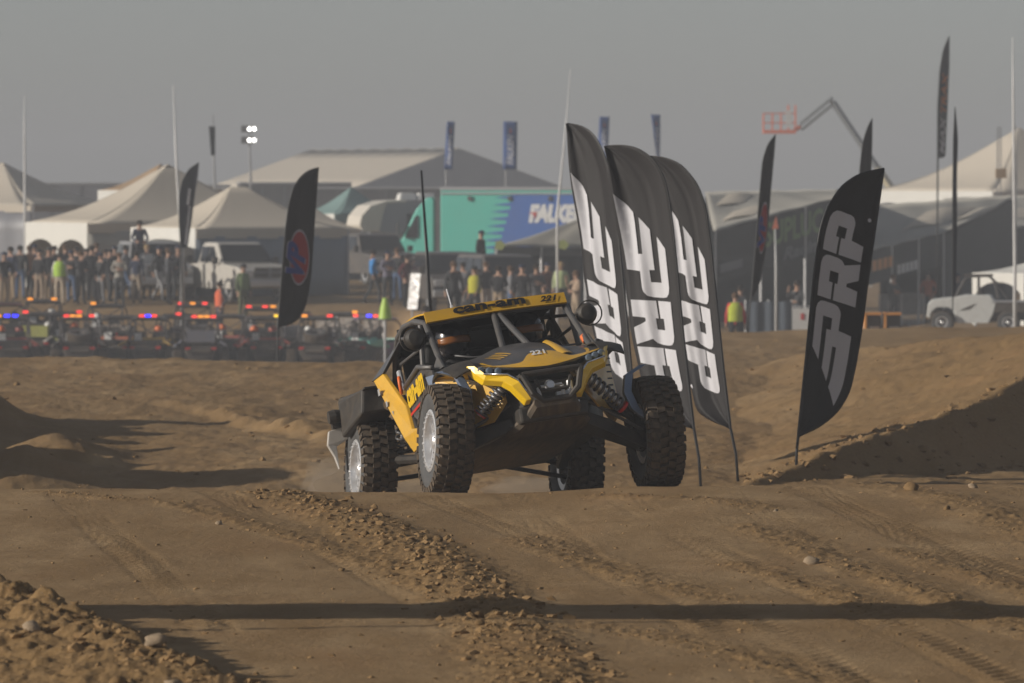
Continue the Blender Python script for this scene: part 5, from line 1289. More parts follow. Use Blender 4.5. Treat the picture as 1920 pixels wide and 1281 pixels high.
    mesh_part('u_eng', 'engine', lambda m: (m.box((0, -1.1, .75), (.6, .5, .4)), m.lathe([(.07, -.3), (.08, .3)], 10, (0, -1.5, .70))), UB, r_)
    if extra == 'spare':
        sp = empty('spare_wheel', (0, -1.12, 1.18)); sp.parent = r_; sp.rotation_euler = (0, R(72), R(90)); tyre_parts(sp, .38, .28, .19, 1, low=True, rm=UR)
    if extra == 'box': mesh_part('u_box', 'cargo_box', lambda m: m.box((0, -1.18, 1.18), (.9, .5, .36)), c1, r_)
    if extra == 'flag':
        mesh_part('u_whip', 'whip', lambda m: m.tube([(.56, -.8, 1.5), (.60, -.85, 2.6)], .012, 5), UCAGE, r_)
    mesh_part(('u_num'), 'number_plate', lambda m: m.box((-.30, -.93, 1.12), (.24, .02, .26)), WHITE, r_)
    for sx in (-1, 1):
        if (px + sx) % 3:
            mesh_part(('u_crew', sx), 'helmet', lambda m: m.lathe([(.08, -.13), (.13, -.05), (.14, .03), (.11, .10), (.02, .14)], 12, (sx * .30, -.42, 1.34), 'z'), [WHITE, ORANGE, UB, c1][(px // 7 + sx) % 4], r_, True)
    mesh_part('u_glass', 'rear_panel', lambda m: m.box((0, -.90, .98), (1.1, .02, .26)), c1, r_)
    # chase light bar
    lb = mesh_part('u_bar', 'light_bar', lambda m: m.box((0, -.72, 1.78), (1.0, .06, .05)), UCAGE, r_)
    n = len(lamps)
    for k, ch in enumerate(lamps):
        if ch == '-': continue
        xx = -.40 + .80 * k / max(1, n - 1) if n > 1 else 0
        mesh_part('u_lamp', 'lamp', lambda m: m.box((0, 0, 0), (.17, .05, .075)), EM[ch], lb).location = (xx, -.76, 1.80)
    return r_
G1, G2 = (.05, .05, .055), (.03, .03, .033)
FLEET = [  # px, d, roof y, heading, colours, lamps left to right, label
    (18, 185, 600, 8, (.30, .03, .03), G2, 'abb-', 'side-by-side with the long bright blue light at the left edge', None),
    (78, 188, 604, -6, (.42, .44, .10), G2, 'r--', 'black side-by-side with dull lime rear trim near the left edge', 'box'),
    (148, 184, 596, 4, G1, G2, 'raa-r', 'black side-by-side with white and red trim and two amber lamps', 'spare'),
    (232, 186, 610, -10, (.50, .12, .05), G1, '--', 'side-by-side with orange red and white rear panels and no lit lamps', 'open'),
    (283, 185, 604, -4, (.55, .34, .03), G2, '-rbr-', 'side-by-side with yellow front corner and a single blue lamp', None),
    (376, 184, 613, 3, (.14, .16, .22), G2, '-raar', 'steel blue side-by-side with a pair of low amber lamps', 'box'),
    (492, 185, 615, 7, (.45, .06, .04), G1, '---y', 'red and black side-by-side with one bright yellow lamp beside the emblem flag', None),
    (600, 184, 596, -5, G1, G2, 'a-r', 'black side-by-side with spare tyre right of the emblem flag', 'spare'),
    (712, 185, 600, -35, (.10, .50, .44), (.22, .16, .45), 'r-br', 'teal and purple side-by-side just left of the buggy', 'flag'),
    (328, 187, 602, 12, (.20, .21, .23), G2, '-r-', 'grey side-by-side between the blue-lamped and steel blue ones', 'spare'),
    (440, 187, 604, -12, (.30, .05, .04), G2, '--', 'dark red side-by-side just left of the red and black one', None),
    (548, 188, 606, 10, (.16, .17, .19), (.35, .05, .05), 'r--', 'grey side-by-side standing behind the foot of the emblem flag', 'box'),
    (655, 188, 604, -14, (.05, .06, .08), G2, '-a', 'navy side-by-side between the spare tyre and teal ones', None),
    (118, 188, 602, 14, (.40, .38, .36), G2, '-r', 'pale grey side-by-side squeezed between the lime and the white trimmed ones', None),
    (10, 191, 570, 5, G1, (.25, .03, .03), 'r-', 'rear-row side-by-side with a red lamp at the left edge', None),
    (82, 192, 576, 0, G1, G2, 'a-a', 'rear-row black side-by-side with two amber lamps left of the crowd', None),
    (203, 191, 585, -4, (.35, .30, .25), G2, 'a-', 'rear-row side-by-side with a single amber lamp before the crowd', 'open'),
    (362, 191, 584, 2, (.16, .16, .17), G2, 'rar', 'rear-row side-by-side with red, amber and red lamps below the white pickup', None),
    (488, 190, 598, 4, (.12, .13, .14), G2, 'r-ra', 'rear-row side-by-side with red lamps left of the emblem flag', None)]
for px, d, ry, rz, c1, c2, lm, lab, ex in FLEET: utv(px, d, ry, rz, c1, c2, lm, lab, ex)

# white crew side-by-side at the right, seen from its side
def white_utv():
    d = 183.; x = X(1838, d); z = gz(x, d); r_ = empty('crew_side_by_side', (x, d, z + .0), R(-6), .88); tag(r_, 'white side-by-side with a dark cargo bed parked at the right', 'buggy')
    WP = mat('white_utv_paint', (.66, .68, .67), .4, 0, .05, 3, dust=.2)
    for sx, sy in ((-1.25, -.7), (.95, -.7), (-1.25, .7), (.95, .7)):
        w_ = empty('wheel', (sx, sy, .37), R(90)); w_.parent = r_; tyre_parts(w_, .37, .28, .19, -1 if sy < 0 else 1, low=True, rm=SILV)
    body = [(-1.75, .55), (-1.72, .95), (-1.60, 1.12), (-.75, 1.22), (-.45, 1.28), (.35, 1.28), (.55, 1.0), (.45, .62), (.30, .34), (-.75, .34), (-.88, .78), (-1.02, .86), (-1.42, .86), (-1.58, .72), (-1.65, .5)]
    mb = MB(); mb.prism([(a, -.66, b) for a, b in body], (0, 1.32, 0)); bo = mb.build('body', WP, r_, bevel=.03)
    mb = MB(); mb.add([(-.70, -.675, .75), (-.35, -.675, .80), (-.10, -.675, 1.0), (-.30, -.675, .93)], [(0, 1, 2, 3)]); mb.build('side_graphic', UB, bo)
    mb = MB(); mb.box((1.15, 0, .86), (1.5, 1.3, .34)); mb.build('cargo_bed', UB, r_, bevel=.02); mb = MB(); mb.box((1.15, 0, 1.06), (1.56, 1.36, .05)); mb.build('bed_rail', ALU, r_)
    mb = MB(); mb.box((.6, 0, .55), (2.0, .9, .25)); mb.build('chassis', UB, r_)
    mb = MB()
    for s in (-1, 1):
        mb.tube([(-.82, s * .60, 1.2), (-.50, s * .56, 1.80), (-.3, s * .55, 1.88), (.30, s * .55, 1.90), (.50, s * .58, 1.70), (.62, s * .60, 1.15)], .035, 6); mb.tube([(-.05, s * .56, 1.88), (-.05, s * .62, 1.25)], .03, 6)
        mb.tube([(.48, s * .58, 1.72), (.95, s * .58, 1.10)], .028, 6)
    for xx, zz in ((-.45, 1.83), (.35, 1.90)): mb.tube([(xx, -.55, zz), (xx, .55, zz)], .03, 6)
    mb.build('roll_cage', UCAGE, r_)
    mb = MB(); mb.box((-.05, 0, 1.93), (.95, 1.15, .06)); mb.build('roof', UB, r_, bevel=.02)
    for s in (-.3, .3):
        mb = MB(); mb.box((.10, s, 1.15), (.20, .48, .75), (0, R(-10), 0)); mb.build('seat', US, r_, bevel=.04)
    mb = MB(); mb.lathe([(.02, -.03), (.07, -.02), (.08, .02)], 12, (-1.68, -.45, .98)); mb.build('headlight', LENS, bo)
white_utv()

def pickup(px, d, rz, col, label, suv=False, name='pickup_truck', cat='truck', dark=False):
    """local x forward; body made of lower shell, cabin, bonnet and bed"""
    x = X(px, d); z = gz(x, d); r_ = empty(name, (x, d, z), R(rz)); tag(r_, label, cat)
    L = 2.75
    low = [(-2.75, .55), (-2.75, 1.18), (-.75, 1.20), (-.70, 1.22), (1.15, 1.20), (1.25, 1.22), (2.45, 1.12), (2.70, 1.0), (2.75, .55), (2.2, .42), (-2.4, .42)]
    if suv: low = [(-2.35, .5), (-2.38, 1.15), (.95, 1.17), (1.1, 1.2), (2.2, 1.10), (2.4, .95), (2.4, .5), (1.9, .4), (-2.0, .4)]
    mb = MB(); mb.prism([(a, -.98, b) for a, b in low], (0, 1.96, 0)); bo = mb.build('body', col, r_, bevel=.07)
    top = [(-.72, 1.20), (-.62, 1.80), (-.45, 1.90), (.35, 1.90), (.52, 1.84), (1.18, 1.20)] if not suv else [(-2.36, 1.15), (-2.25, 1.78), (-2.1, 1.86), (.25, 1.86), (.42, 1.80), (1.0, 1.17)]
    R0 = [(a, -.92 + max(0, b - 1.2) * .22, b) for a, b in top]; R1 = [(a, -y, b) for a, y, b in R0]
    mb = MB(); mb.loft([R0, R1]); ca = mb.build('cabin', col, r_, bevel=.05)
    a0, a1 = (top[4], top[5]); y0, y1 = .80, .88
    mb = MB(); mb.add([(a1[0] - .05, -y1, a1[1] + .06), (a1[0] - .05, y1, a1[1] + .06), (a0[0] + .05, y0 * .95, a0[1] - .04), (a0[0] + .05, -y0 * .95, a0[1] - .04)], [(0, 1, 2, 3)])
    mb.v = [(a + .035, b, c + .025) for a, b, c in mb.v]; mb.build('windscreen', GLASS, ca)
    spans = ((-.52, .05), (.12, .80)) if not suv else ((-2.1, -1.2), (-1.1, -.45), (-.35, .62))
    for s in (-1, 1):
        for u, v in spans:
            mb = MB(); t0, t1 = max(u, top[1][0] + .08), min(v, .32)
            mb.prism([(u, s * .925, 1.26), (v, s * .925, 1.26), (t1, s * .81, 1.76), (t0, s * .81, 1.76)], (0, s * .012, .003)); mb.build('side_window', GLASS, ca)
        mb = MB(); mb.box((.95, s * 1.08, 1.32), (.10, .20, .22)); mb.build('mirror', UB, ca, bevel=.02)
        mb = MB(); xf = 2.73 if not suv else 2.38; mb.box((xf, s * .76, .93), (.08, .32, .20)); mb.build('headlight', mat('pickup_headlight', (.7, .7, .7), .15, .3), bo, bevel=.02)
        for xx in ((1.75, -1.75) if not suv else (1.5, -1.5)):
            w_ = empty('wheel', (xx, s * .86, .40), R(90)); w_.parent = r_; tyre_parts(w_, .40, .26, .24, 1 if s < 0 else -1, low=True, rm=SILV)
    xf = 2.76 if not suv else 2.41
    mb = MB(); mb.box((xf, 0, .95), (.05, 1.05, .32)); g = mb.build('grille', UB if not dark else TRLD, bo, bevel=.02)
    for k in range(2):
        mb = MB(); mb.box((xf + .03, 0, .95) if k == 0 else (xf + .03, 0, .96), (.03, .10, .34) if k == 0 else (.025, 1.05, .05)); mb.build('grille_bar', SILV if dark else TRLG, g)
    mb = MB(); mb.box((xf + .02, 0, .60), (.14, 1.9, .22)); mb.build('bumper', ALU, bo, bevel=.03)
    if not suv:
        mb = MB(); mb.box((-1.75, 0, 1.16), (1.9, 1.66, .12)); mb.build('bed', UB, bo)
    return r_
PKW = mat('dusty_white_car_paint', (.52, .50, .46), .35, 0, .06, 2, dust=.25, coat=.3); PKG = mat('silver_car_paint', (.30, .31, .33), .35, .2, .06, 2, dust=.25, coat=.3); PKD = mat('dark_car_paint', (.05, .053, .06), .35, 0, .1, 2, dust=.3, coat=.3)
pickup(436, 202.6, -62, PKW, 'dusty white pickup truck behind the waiting side-by-sides')
pickup(286, 204.5, -78, PKG, 'silver van with a person sitting on its roof', True, 'van', 'van')
pickup(845, 196, -80, PKD, 'dark flat-roofed vehicle in front of the teal truck cab', True, 'dark_car', 'car', True)
pickup(945, 190, -72, PKD, 'dark vehicle under the tan pop-up canopy behind spectators', True, 'dark_car', 'car', True)
pickup(700, 232, -66, PKD, 'dark car below the camper at the left of the teal truck', True, 'dark_car', 'car', True)
pickup(505, 226, -70, PKD, 'dark pickup mostly hidden behind the white pickup', False, 'pickup_truck', 'truck', True)
# low flat trailer beside the van
x = X(325, 188.); r_ = empty('flat_trailer', (x, 188., gz(x, 188.)), R(4)); tag(r_, 'low dark flat trailer beside the white pickup', 'trailer')
mb = MB(); mb.box((.5, .6, .42), (1.5, 1.3, .16)); mb.build('deck', TRLD, r_)
for s in (0, 1):
    mb = MB(); mb.lathe([(.1, -.1), (.26, -.1), (.28, .1), (.1, .1)], 14, (.6, .05 + 1.15 * s, .28), 'y'); mb.build('wheel', RUB, r_)
mb = MB(); mb.box((-.28, -.06, .46), (.10, .03, .06)); mb.build('marker', ORT, r_)
# lime cone standing before the buggy's roof line
x = X(722, 158.); r_ = empty('traffic_cone', (x, 158., gz(x, 158.))); tag(r_, 'lime green cone-shaped marker left of the buggy roof', 'cone')
zc = at(0, 598, 158.).z - gz(x, 158.)
mb = MB(); mb.lathe([(.17, zc), (.13, zc + .25), (.06, zc + .52), (.03, zc + .53)], 16, (0, 0, 0), 'z'); mb.build('cone', mat('lime_cone', (.36, .55, .06), .5), r_)
mb = MB(); mb.tube([(0, 0, 0), (0, 0, zc)], .04, 6); mb.build('stand', PGREY, r_)
# rumpled foil sheet; its near-white colour stands in for the sun glint
x = X(773, 176.); o = empty('foil_sheet', (x, 176., gz(x, 176.))); tag(o, 'crumpled bright foil sheet with its glint painted white, left of the black mast', 'foil')
zb, zt = at(0, 580, 176.).z - gz(x, 176.), at(0, 513, 176.).z - gz(x, 176.)
mb = MB(); random.seed(4); J = [[random.uniform(-.05, .05) for _ in range(5)] for _ in range(12)]
mb.grid(lambda u, v: ((v - .5) * .28 + .10 * u, J[int(u * 10)][int(v * 3)] - .30 * (v - .5), zb + (zt - zb) * u), 10, 3, thick=.004); mb.build('sheet', mat('foil', (.95, .95, .95), .3, .2), o)
mb = MB(); mb.tube([(0, .1, -.1), (0, .1, zb + .3)], .03, 6); mb.build('stand', PGREY, o)
# ------------------------------------------------------------------ people
SKIN = mat('skin', (.42, .25, .17), .6, 0, .08, 12)
def person_mesh(pose):
    if ('man', pose) in MESHES: return MESHES[('man', pose)]
    J = {'pel': ((0, 0, .96), .150, .105), 'sp': ((0, .01, 1.14), .142, .105), 'ch': ((0, .01, 1.34), .165, .115), 'nk0': ((0, .012, 1.47), .085, .075), 'nk': ((0, 0, 1.535), .055, .058), 'hd': ((0, -.015, 1.64), .078, .098), 'ht': ((0, -.005, 1.715), .066, .082)}
    for s, n in ((-1, 'r'), (1, 'l')):
        J['sh' + n] = ((s * .165, .01, 1.425), .070, .070); J['el' + n] = ((s * .235, .02, 1.15), .047, .047); J['wr' + n] = ((s * .25, -.04, .91), .033, .033); J['pa' + n] = ((s * .25, -.055, .83), .024, .040)
        J['hp' + n] = ((s * .095, 0, .89), .098, .10); J['kn' + n] = ((s * .11, -.01, .50), .062, .065); J['an' + n] = ((s * .12, .03, .10), .046, .048); J['to' + n] = ((s * .135, -.12, .05), .043, .038)
    def setp(k, p): J[k] = (p, *J[k][1:])
    if pose == 'pockets':
        for s, n in ((-1, 'r'), (1, 'l')): setp('el' + n, (s * .30, .07, 1.17)); setp('wr' + n, (s * .20, -.04, .98)); setp('pa' + n, (s * .17, -.07, .91))
    if pose == 'crossed':
        for s, n in ((-1, 'r'), (1, 'l')): setp('el' + n, (s * .25, -.06, 1.17)); setp('wr' + n, (s * .03, -.20, 1.20 + .03 * s)); setp('pa' + n, (-s * .06, -.20, 1.22 + .03 * s))
    if pose == 'phone':
        setp('elr', (-.23, -.14, 1.24)); setp('wrr', (-.12, -.27, 1.46)); setp('par', (-.09, -.29, 1.54)); setp('ell', (.25, -.05, 1.17)); setp('wrl', (.12, -.22, 1.14)); setp('pal', (.05, -.24, 1.15))
    if pose == 'walk':
        setp('knr', (-.11, -.16, .52)); setp('anr', (-.12, -.16, .11)); setp('tor', (-.13, -.31, .06)); setp('knl', (.11, .06, .49)); setp('anl', (.12, .30, .13)); setp('tol', (.13, .19, .045)); setp('ell', (.24, -.10, 1.17)); setp('wrl', (.22, -.25, 1.0)); setp('pal', (.21, -.30, .95)); setp('elr', (-.25, .14, 1.17)); setp('wrr', (-.26, .10, .93)); setp('par', (-.26, .08, .85))
    if pose in ('sit', 'drive'):
        for s, n in ((-1, 'r'), (1, 'l')):
            setp('hp' + n, (s * .11, -.05, .92)); setp('kn' + n, (s * .14, -.47, .97)); setp('an' + n, (s * .13, -.60, .56)); setp('to' + n, (s * .14, -.73, .50))
            if pose == 'drive': setp('kn' + n, (s * .14, -.42, 1.02)); setp('an' + n, (s * .13, -.78, .82)); setp('to' + n, (s * .14, -.86, .90))
            if pose == 'sit': setp('el' + n, (s * .26, -.08, 1.17)); setp('wr' + n, (s * .15, -.30, 1.06)); setp('pa' + n, (s * .11, -.36, 1.04))
            else: setp('el' + n, (s * .26, -.20, 1.20)); setp('wr' + n, (s * .14, -.42, 1.27)); setp('pa' + n, (s * .12, -.48, 1.29))
    if pose == 'bend':
        setp('sp', (0, -.10, 1.10)); setp('ch', (0, -.27, 1.22)); setp('nk0', (0, -.37, 1.27)); setp('nk', (0, -.42, 1.30)); setp('hd', (0, -.49, 1.36)); setp('ht', (0, -.53, 1.42))
        for s, n in ((-1, 'r'), (1, 'l')): setp('sh' + n, (s * .165, -.33, 1.25)); setp('el' + n, (s * .23, -.42, 1.0)); setp('wr' + n, (s * .18, -.50, .80)); setp('pa' + n, (s * .17, -.53, .73))
    keys = list(J); idx = {k: i for i, k in enumerate(keys)}
    E = [('pel', 'sp'), ('sp', 'ch'), ('ch', 'nk0'), ('nk0', 'nk'), ('nk', 'hd'), ('hd', 'ht')]
    for n in 'rl': E += [('ch', 'sh' + n), ('sh' + n, 'el' + n), ('el' + n, 'wr' + n), ('wr' + n, 'pa' + n), ('pel', 'hp' + n), ('hp' + n, 'kn' + n), ('kn' + n, 'an' + n), ('an' + n, 'to' + n)]
    me = bpy.data.meshes.new('sk'); me.from_pydata([J[k][0] for k in keys], [(idx[a], idx[b]) for a, b in E], [])
    ob = bpy.data.objects.new('sk', me); COL.objects.link(ob)
    md = ob.modifiers.new('s', 'SKIN'); md.use_smooth_shade = True
    for k in keys:
        v = me.skin_vertices[0].data[idx[k]]; v.radius = J[k][1:]; v.use_root = (k == 'pel')
    sb = ob.modifiers.new('u', 'SUBSURF'); sb.levels = 1; sb.render_levels = 1
    dg = bpy.context.evaluated_depsgraph_get(); em = bpy.data.meshes.new_from_object(ob.evaluated_get(dg)); bpy.data.objects.remove(ob)
    lab = {'sk': 0, 'top': 1, 'leg': 2, 'shoe': 3}
    bones = []
    for a, b in E:
        L = 'leg' if a[:2] in ('hp', 'kn') else 'shoe' if a[:2] == 'an' else 'sk' if b[:2] in ('pa', 'hd', 'ht', 'nk') and b != 'nk0' else 'top'
        bones.append((Vector(J[a][0]), Vector(J[b][0]), lab[L]))
    mi = []
    for p in em.polygons:
        c = p.center; best = (9, 1)
        for a, b, L in bones:
            ab = b - a; t = max(0, min(1, (c - a).dot(ab) / ab.length_squared)); dd = (c - (a + ab * t)).length
            if L == 0: dd -= .004
            if dd < best[0]: best = (dd, L)
        mi.append(best[1] if not (best[1] == 1 and c.z < .98 and pose not in ('sit', 'drive', 'bend')) or abs(c.x) > .21 else 2)
    mb = MB(); mb.v = [tuple(v.co) for v in em.vertices]; mb.f = [tuple(p.vertices) for p in em.polygons]; mb.mi = mi
    for n in 'rl':            # five fingers on each palm
        w_, pa = Vector(J['wr' + n][0]), Vector(J['pa' + n][0]); dr = (pa - w_).normalized(); sd = dr.cross(Vector((1, 0, 0)) if abs(dr.x) < .8 else Vector((0, 1, 0))).normalized(); up = dr.cross(sd)
        for k, ln in enumerate((.070, .082, .078, .062)):
            o = pa + sd * (.030 - .020 * k); mb.tube([o - dr * .02, o + dr * ln * .5 + up * .006, o + dr * ln * .9 + up * .022], [.0095, .009, .007], 5)
        o = w_.lerp(pa, .55) + sd * .030; mb.tube([o, o + sd * .030 + dr * .035, o + sd * .034 + dr * .065], [.012, .010, .008], 5)
    h = Vector(J['hd'][0]); f = -1
    mb.hexa([h + Vector(q) for q in ((-.014, -.09, -.02), (.014, -.09, -.02), (.012, -.07, -.02), (-.012, -.07, -.02), (-.006, -.10, .02), (.006, -.10, .02), (.006, -.07, .03), (-.006, -.07, .03))], 0)
    for s in (-1, 1):
        mb.box(h + Vector((s * .030, -.094, .022)), (.020, .012, .010), mi=3); mb.box(h + Vector((s * .084, .0, .0)), (.016, .035, .055), mi=0)
    mb.box(h + Vector((0, -.094, -.045)), (.042, .012, .008), mi=3)
    em2 = mb.mesh('body', True); bpy.data.meshes.remove(em); MESHES[('man', pose)] = em2; MESHES[('head', pose)] = h
    return em2
CLO = {}
def clo(rgb):
    if rgb not in CLO: CLO[rgb] = mat('cloth_%02d' % len(CLO), rgb, .85, 0, .18, 7, bump=.1, spec=.2)
    return CLO[rgb]
BLKC, NAVY, GREYC, TANP, JEAN, LIME, ORNG, DKG, WHT, BLUEJ, MAROON, OLIVE = (.02, .02, .022), (.025, .032, .06), (.16, .16, .17), (.30, .23, .16), (.07, .11, .20), (.36, .55, .08), (.62, .13, .06), (.045, .047, .05), (.55, .54, .52), (.04, .20, .48), (.12, .03, .035), (.10, .11, .06)
def person(px, d, pose, rz, top, legs, hat, label, z=None, sc=1.0, vest=None, group='people in the pit', matrix=None, helmet=None):
    me = person_mesh(pose); h = MESHES[('head', pose)]
    x = X(px, d); zz = gz(x, d) if z is None else z
    r_ = empty('person', (x, d, zz), R(rz), sc)
    if matrix is not None: r_.matrix_world = matrix
    tag(r_, label, 'person', group)
    link('body', me, [SKIN if not helmet else clo(BLKC), clo(top), clo(legs), clo(BLKC)], r_)
    if helmet:
        mb = MB(); mb.lathe([(.09, -.14), (.125, -.10), (.145, 0), (.140, .06), (.115, .115), (.06, .148), (.01, .155)], 18, h + Vector((0, .01, .02)), 'z'); he = mb.build('helmet', helmet, r_, smooth=True)
        mb = MB(); mb.grid(lambda u, v: h + Vector((math.sin((v - .5) * 2.2) * .152, .01 - math.cos((v - .5) * 2.2) * .152, -.02 + .06 * u)), 3, 10, thick=.006); mb.build('visor', mat('orange_visor', (.22, .075, .012), .35), he, smooth=True)
        return r_
    if hat in ('cap', 'beanie'):
        hm = clo(top if hat == 'beanie' else (BLKC if len(label) % 2 else NAVY))
        def cap(m):
            m.lathe([(.102, .030), (.104, .055), (.090, .095), (.05, .125), (.01, .132)], 14, h + Vector((0, .004, .0)), 'z')
            if hat == 'cap': m.prism([h + Vector(q) for q in ((-.07, -.08, .035), (.07, -.08, .035), (.06, -.17, .025), (-.06, -.17, .025))], (0, 0, .012))
        mesh_part(('hat', hat, pose), 'cap', cap, hm, r_, True)
    else:
        mesh_part(('hair', pose), 'hair', lambda m: m.lathe([(.092, -.03), (.102, .02), (.098, .06), (.080, .10), (.04, .122), (.01, .126)], 14, h + Vector((0, .022, .0)), 'z'), clo({'d': (.02, .014, .01), 'b': (.09, .05, .025), 'l': (.30, .21, .11)}[hat]), r_, True)
    if vest:
        mesh_part(('vest', pose), 'vest', lambda m: m.lathe([(.20, .98), (.205, 1.15), (.215, 1.34), (.16, 1.46), (.10, 1.49)], 16, (0, .01, 0), 'z') if pose != 'bend' else m.box((0, -.20, 1.18), (.40, .36, .26)), clo(vest), r_, True)
        v_ = MESHES[('vest', pose)]
        if pose != 'bend' and not v_.get('sq'):
            for q in v_.vertices: q.co.y = .01 + (q.co.y - .01) * .72
            v_['sq'] = 1
    return r_
PEOPLE = [
    (8, 199.0, 'pockets', 20, BLKC, TANP, 'cap', 'person in black jacket and tan trousers cut by the left edge', None),
    (20, 201.8, 'stand', -30, NAVY, TANP, 'd', 'person in navy jacket just right of the left-edge spectator', None),
    (56, 203.2, 'crossed', 60, (.35, .16, .07), DKG, 'b', 'person in rust orange jacket under the left marquee arch', None),
    (74, 199.7, 'stand', 150, BLKC, (.25, .19, .14), 'cap', 'person in black with back turned beside the rust jacket', None),
    (92, 201.1, 'pockets', 10, DKG, TANP, 'beanie', 'person in dark hoodie and beanie left of the lime vest', None),
    (112, 199.0, 'stand', 170, WHT, (.40, .33, .25), 'd', 'person in a lime green vest and pale trousers in the left crowd', LIME),
    (134, 200.4, 'crossed', -20, BLKC, JEAN, 'cap', 'person in black top and bright blue jeans right of the lime vest', None),
    (152, 199.7, 'phone', 30, (.05, .05, .055), DKG, 'b', 'person holding a phone up near the crowd centre, left side', None),
    (172, 201.8, 'stand', 180, BLKC, BLKC, 'd', 'person all in black with back turned in the left crowd', None),
    (189, 199.7, 'pockets', -40, DKG, GREYC, 'cap', 'person in dark jacket and grey trousers, right part of the crowd', None),
    (206, 201.1, 'stand', 90, BLKC, DKG, 'beanie', 'person in black beanie side-on at the right of the crowd', None),
    (224, 199.0, 'crossed', 0, (.30, .28, .25), DKG, 'b', 'person in a beige jacket at the right end of the crowd', None),
    (256, 200.4, 'stand', 160, NAVY, (.30, .24, .18), 'd', 'person in navy jacket and khaki trousers below the van', None),
    (276, 203.2, 'pockets', 30, WHT, DKG, 'l', 'person in a white top between two dark jackets by the van', None),
    (298, 201.1, 'walk', 70, DKG, (.32, .32, .33), 'cap', 'person walking in dark jacket and pale grey trousers', None),
    (316, 199.7, 'phone', 100, (.07, .075, .085), BLKC, 'b', 'person in slate jacket raising an arm beside the van', None),
    (38, 203, 'stand', 170, DKG, JEAN, 'd', 'person in dark jacket and jeans with back turned near the left edge', None),
    (65, 204, 'pockets', -20, NAVY, DKG, 'beanie', 'person in navy beanie between the rust jacket and black coat', None),
    (102, 204, 'stand', 20, BLKC, DKG, 'd', 'person in black right behind the lime vest', None),
    (123, 203, 'pockets', 40, (.06, .06, .065), DKG, 'b', 'person in charcoal half hidden right of the lime vest', None),
    (143, 204, 'stand', -40, BLKC, GREYC, 'd', 'person in black and grey behind the blue jeans', None),
    (162, 203, 'crossed', 10, NAVY, DKG, 'cap', 'person in navy with arms crossed mid left crowd', None),
    (181, 204, 'stand', 30, BLKC, DKG, 'b', 'person in black between the dark jackets, left crowd', None),
    (198, 203, 'pockets', -10, DKG, BLKC, 'd', 'person in charcoal behind the black beanie', None),
    (215, 204, 'stand', 190, BLKC, DKG, 'cap', 'person in black cap with back turned near the beige jacket', None),
    (236, 203, 'walk', 80, (.20, .20, .21), JEAN, 'd', 'person walking in grey between the crowd and the van', None),
    (334, 202, 'stand', 20, BLKC, DKG, 'cap', 'person in black just left of the tall white mast', None),
    (412, 194, 'pockets', -60, DKG, NAVY, 'd', 'person in an orange vest in front of the white pickup', ORNG),
    (456, 196, 'stand', 40, (.10, .13, .07), OLIVE, 'cap', 'person in an olive green vest in front of the white pickup grille', (.16, .22, .10)),
    (700, 200, 'walk', 110, BLUEJ, DKG, 'd', 'person in a bright blue jacket left of the group by the foil', None),
    (727, 199, 'crossed', 20, (.16, .15, .20), DKG, 'cap', 'person in a lavender grey printed shirt beside the blue jacket', None),
    (745, 202, 'stand', -20, DKG, JEAN, 'b', 'person in dark top and jeans behind the lavender shirt', None),
    (764, 198.5, 'pockets', 40, MAROON, BLKC, 'd', 'person in a maroon jacket right beside the bright foil', None),
    (798, 160, 'stand', 150, ORNG, (.5, .12, .06), 'd', 'person in orange workwear seen behind the buggy roof', ORNG),
    (851, 178, 'stand', 15, DKG, BLKC, 'b', 'person in a charcoal race suit standing before the dark flat-roofed vehicle', None),
    (890, 177, 'walk', -30, (.05, .05, .03), BLKC, 'cap', 'person in black with a yellow chest vest above the buggy roof', (.42, .40, .04)),
    (935, 178, 'crossed', 160, BLKC, TANP, 'd', 'person in black top and tan trousers under the pop-up canopy', None),
    (958, 179, 'pockets', 100, GREYC, JEAN, 'b', 'person in a grey shirt and jeans under the pop-up canopy', None),
    (979, 177, 'stand', 170, BLKC, DKG, 'cap', 'person in black with back turned under the pop-up canopy', None),
    (1006, 178, 'crossed', 20, (.08, .08, .085), GREYC, 'd', 'person in charcoal hoodie facing the camera under the pop-up canopy', None),
    (868, 186, 'pockets', -15, GREYC, DKG, 'd', 'person in grey between the race suits above the buggy roof', None),
    (912, 184, 'stand', 30, BLKC, (.28, .22, .17), 'b', 'person in black and khaki left of the pop-up canopy group', None),
    (1026, 186, 'pockets', 20, (.10, .04, .03), DKG, 'cap', 'person in dark brown near the right pop-up canopy post', None),
    (1052, 186, 'stand', 10, (.45, .50, .30), DKG, 'l', 'person in a pale lime top at the right of the pop-up canopy', (.50, .58, .30)),
    (1080, 176, 'phone', -60, (.34, .25, .18), TANP, 'b', 'person in tan clothes just left of the tallest PRP flag', None),
    (1388, 181, 'pockets', 60, (.20, .21, .22), BLKC, 'd', 'person in a grey sweatshirt right of the PRP flags', None),
    (1379, 170, 'stand', 175, (.55, .05, .05), BLKC, 'b', 'person in red sleeves and a yellow green vest right of the PRP flags', (.40, .46, .05)),
    (1495, 188, 'phone', -40, DKG, BLKC, 'd', 'person in dark top behind the white ribbed barrier', None),
    (1675, 200, 'crossed', 30, DKG, BLKC, 'b', 'person in dark clothes between the silver canopy posts', None),
    (1740, 206, 'pockets', -20, (.40, .10, .05), DKG, 'd', 'person in an orange red top left of the edge-on flag', None),
    (1795, 210, 'stand', 50, BLKC, DKG, 'cap', 'person in black behind the edge-on blue flag', None)]
for px, d, pose, rz, tp, lg, hat, lab, vest in PEOPLE: person(px, d, pose, rz, tp, lg, hat, lab, vest=vest, sc=.95 + .0125 * ((px * 7) % 9))
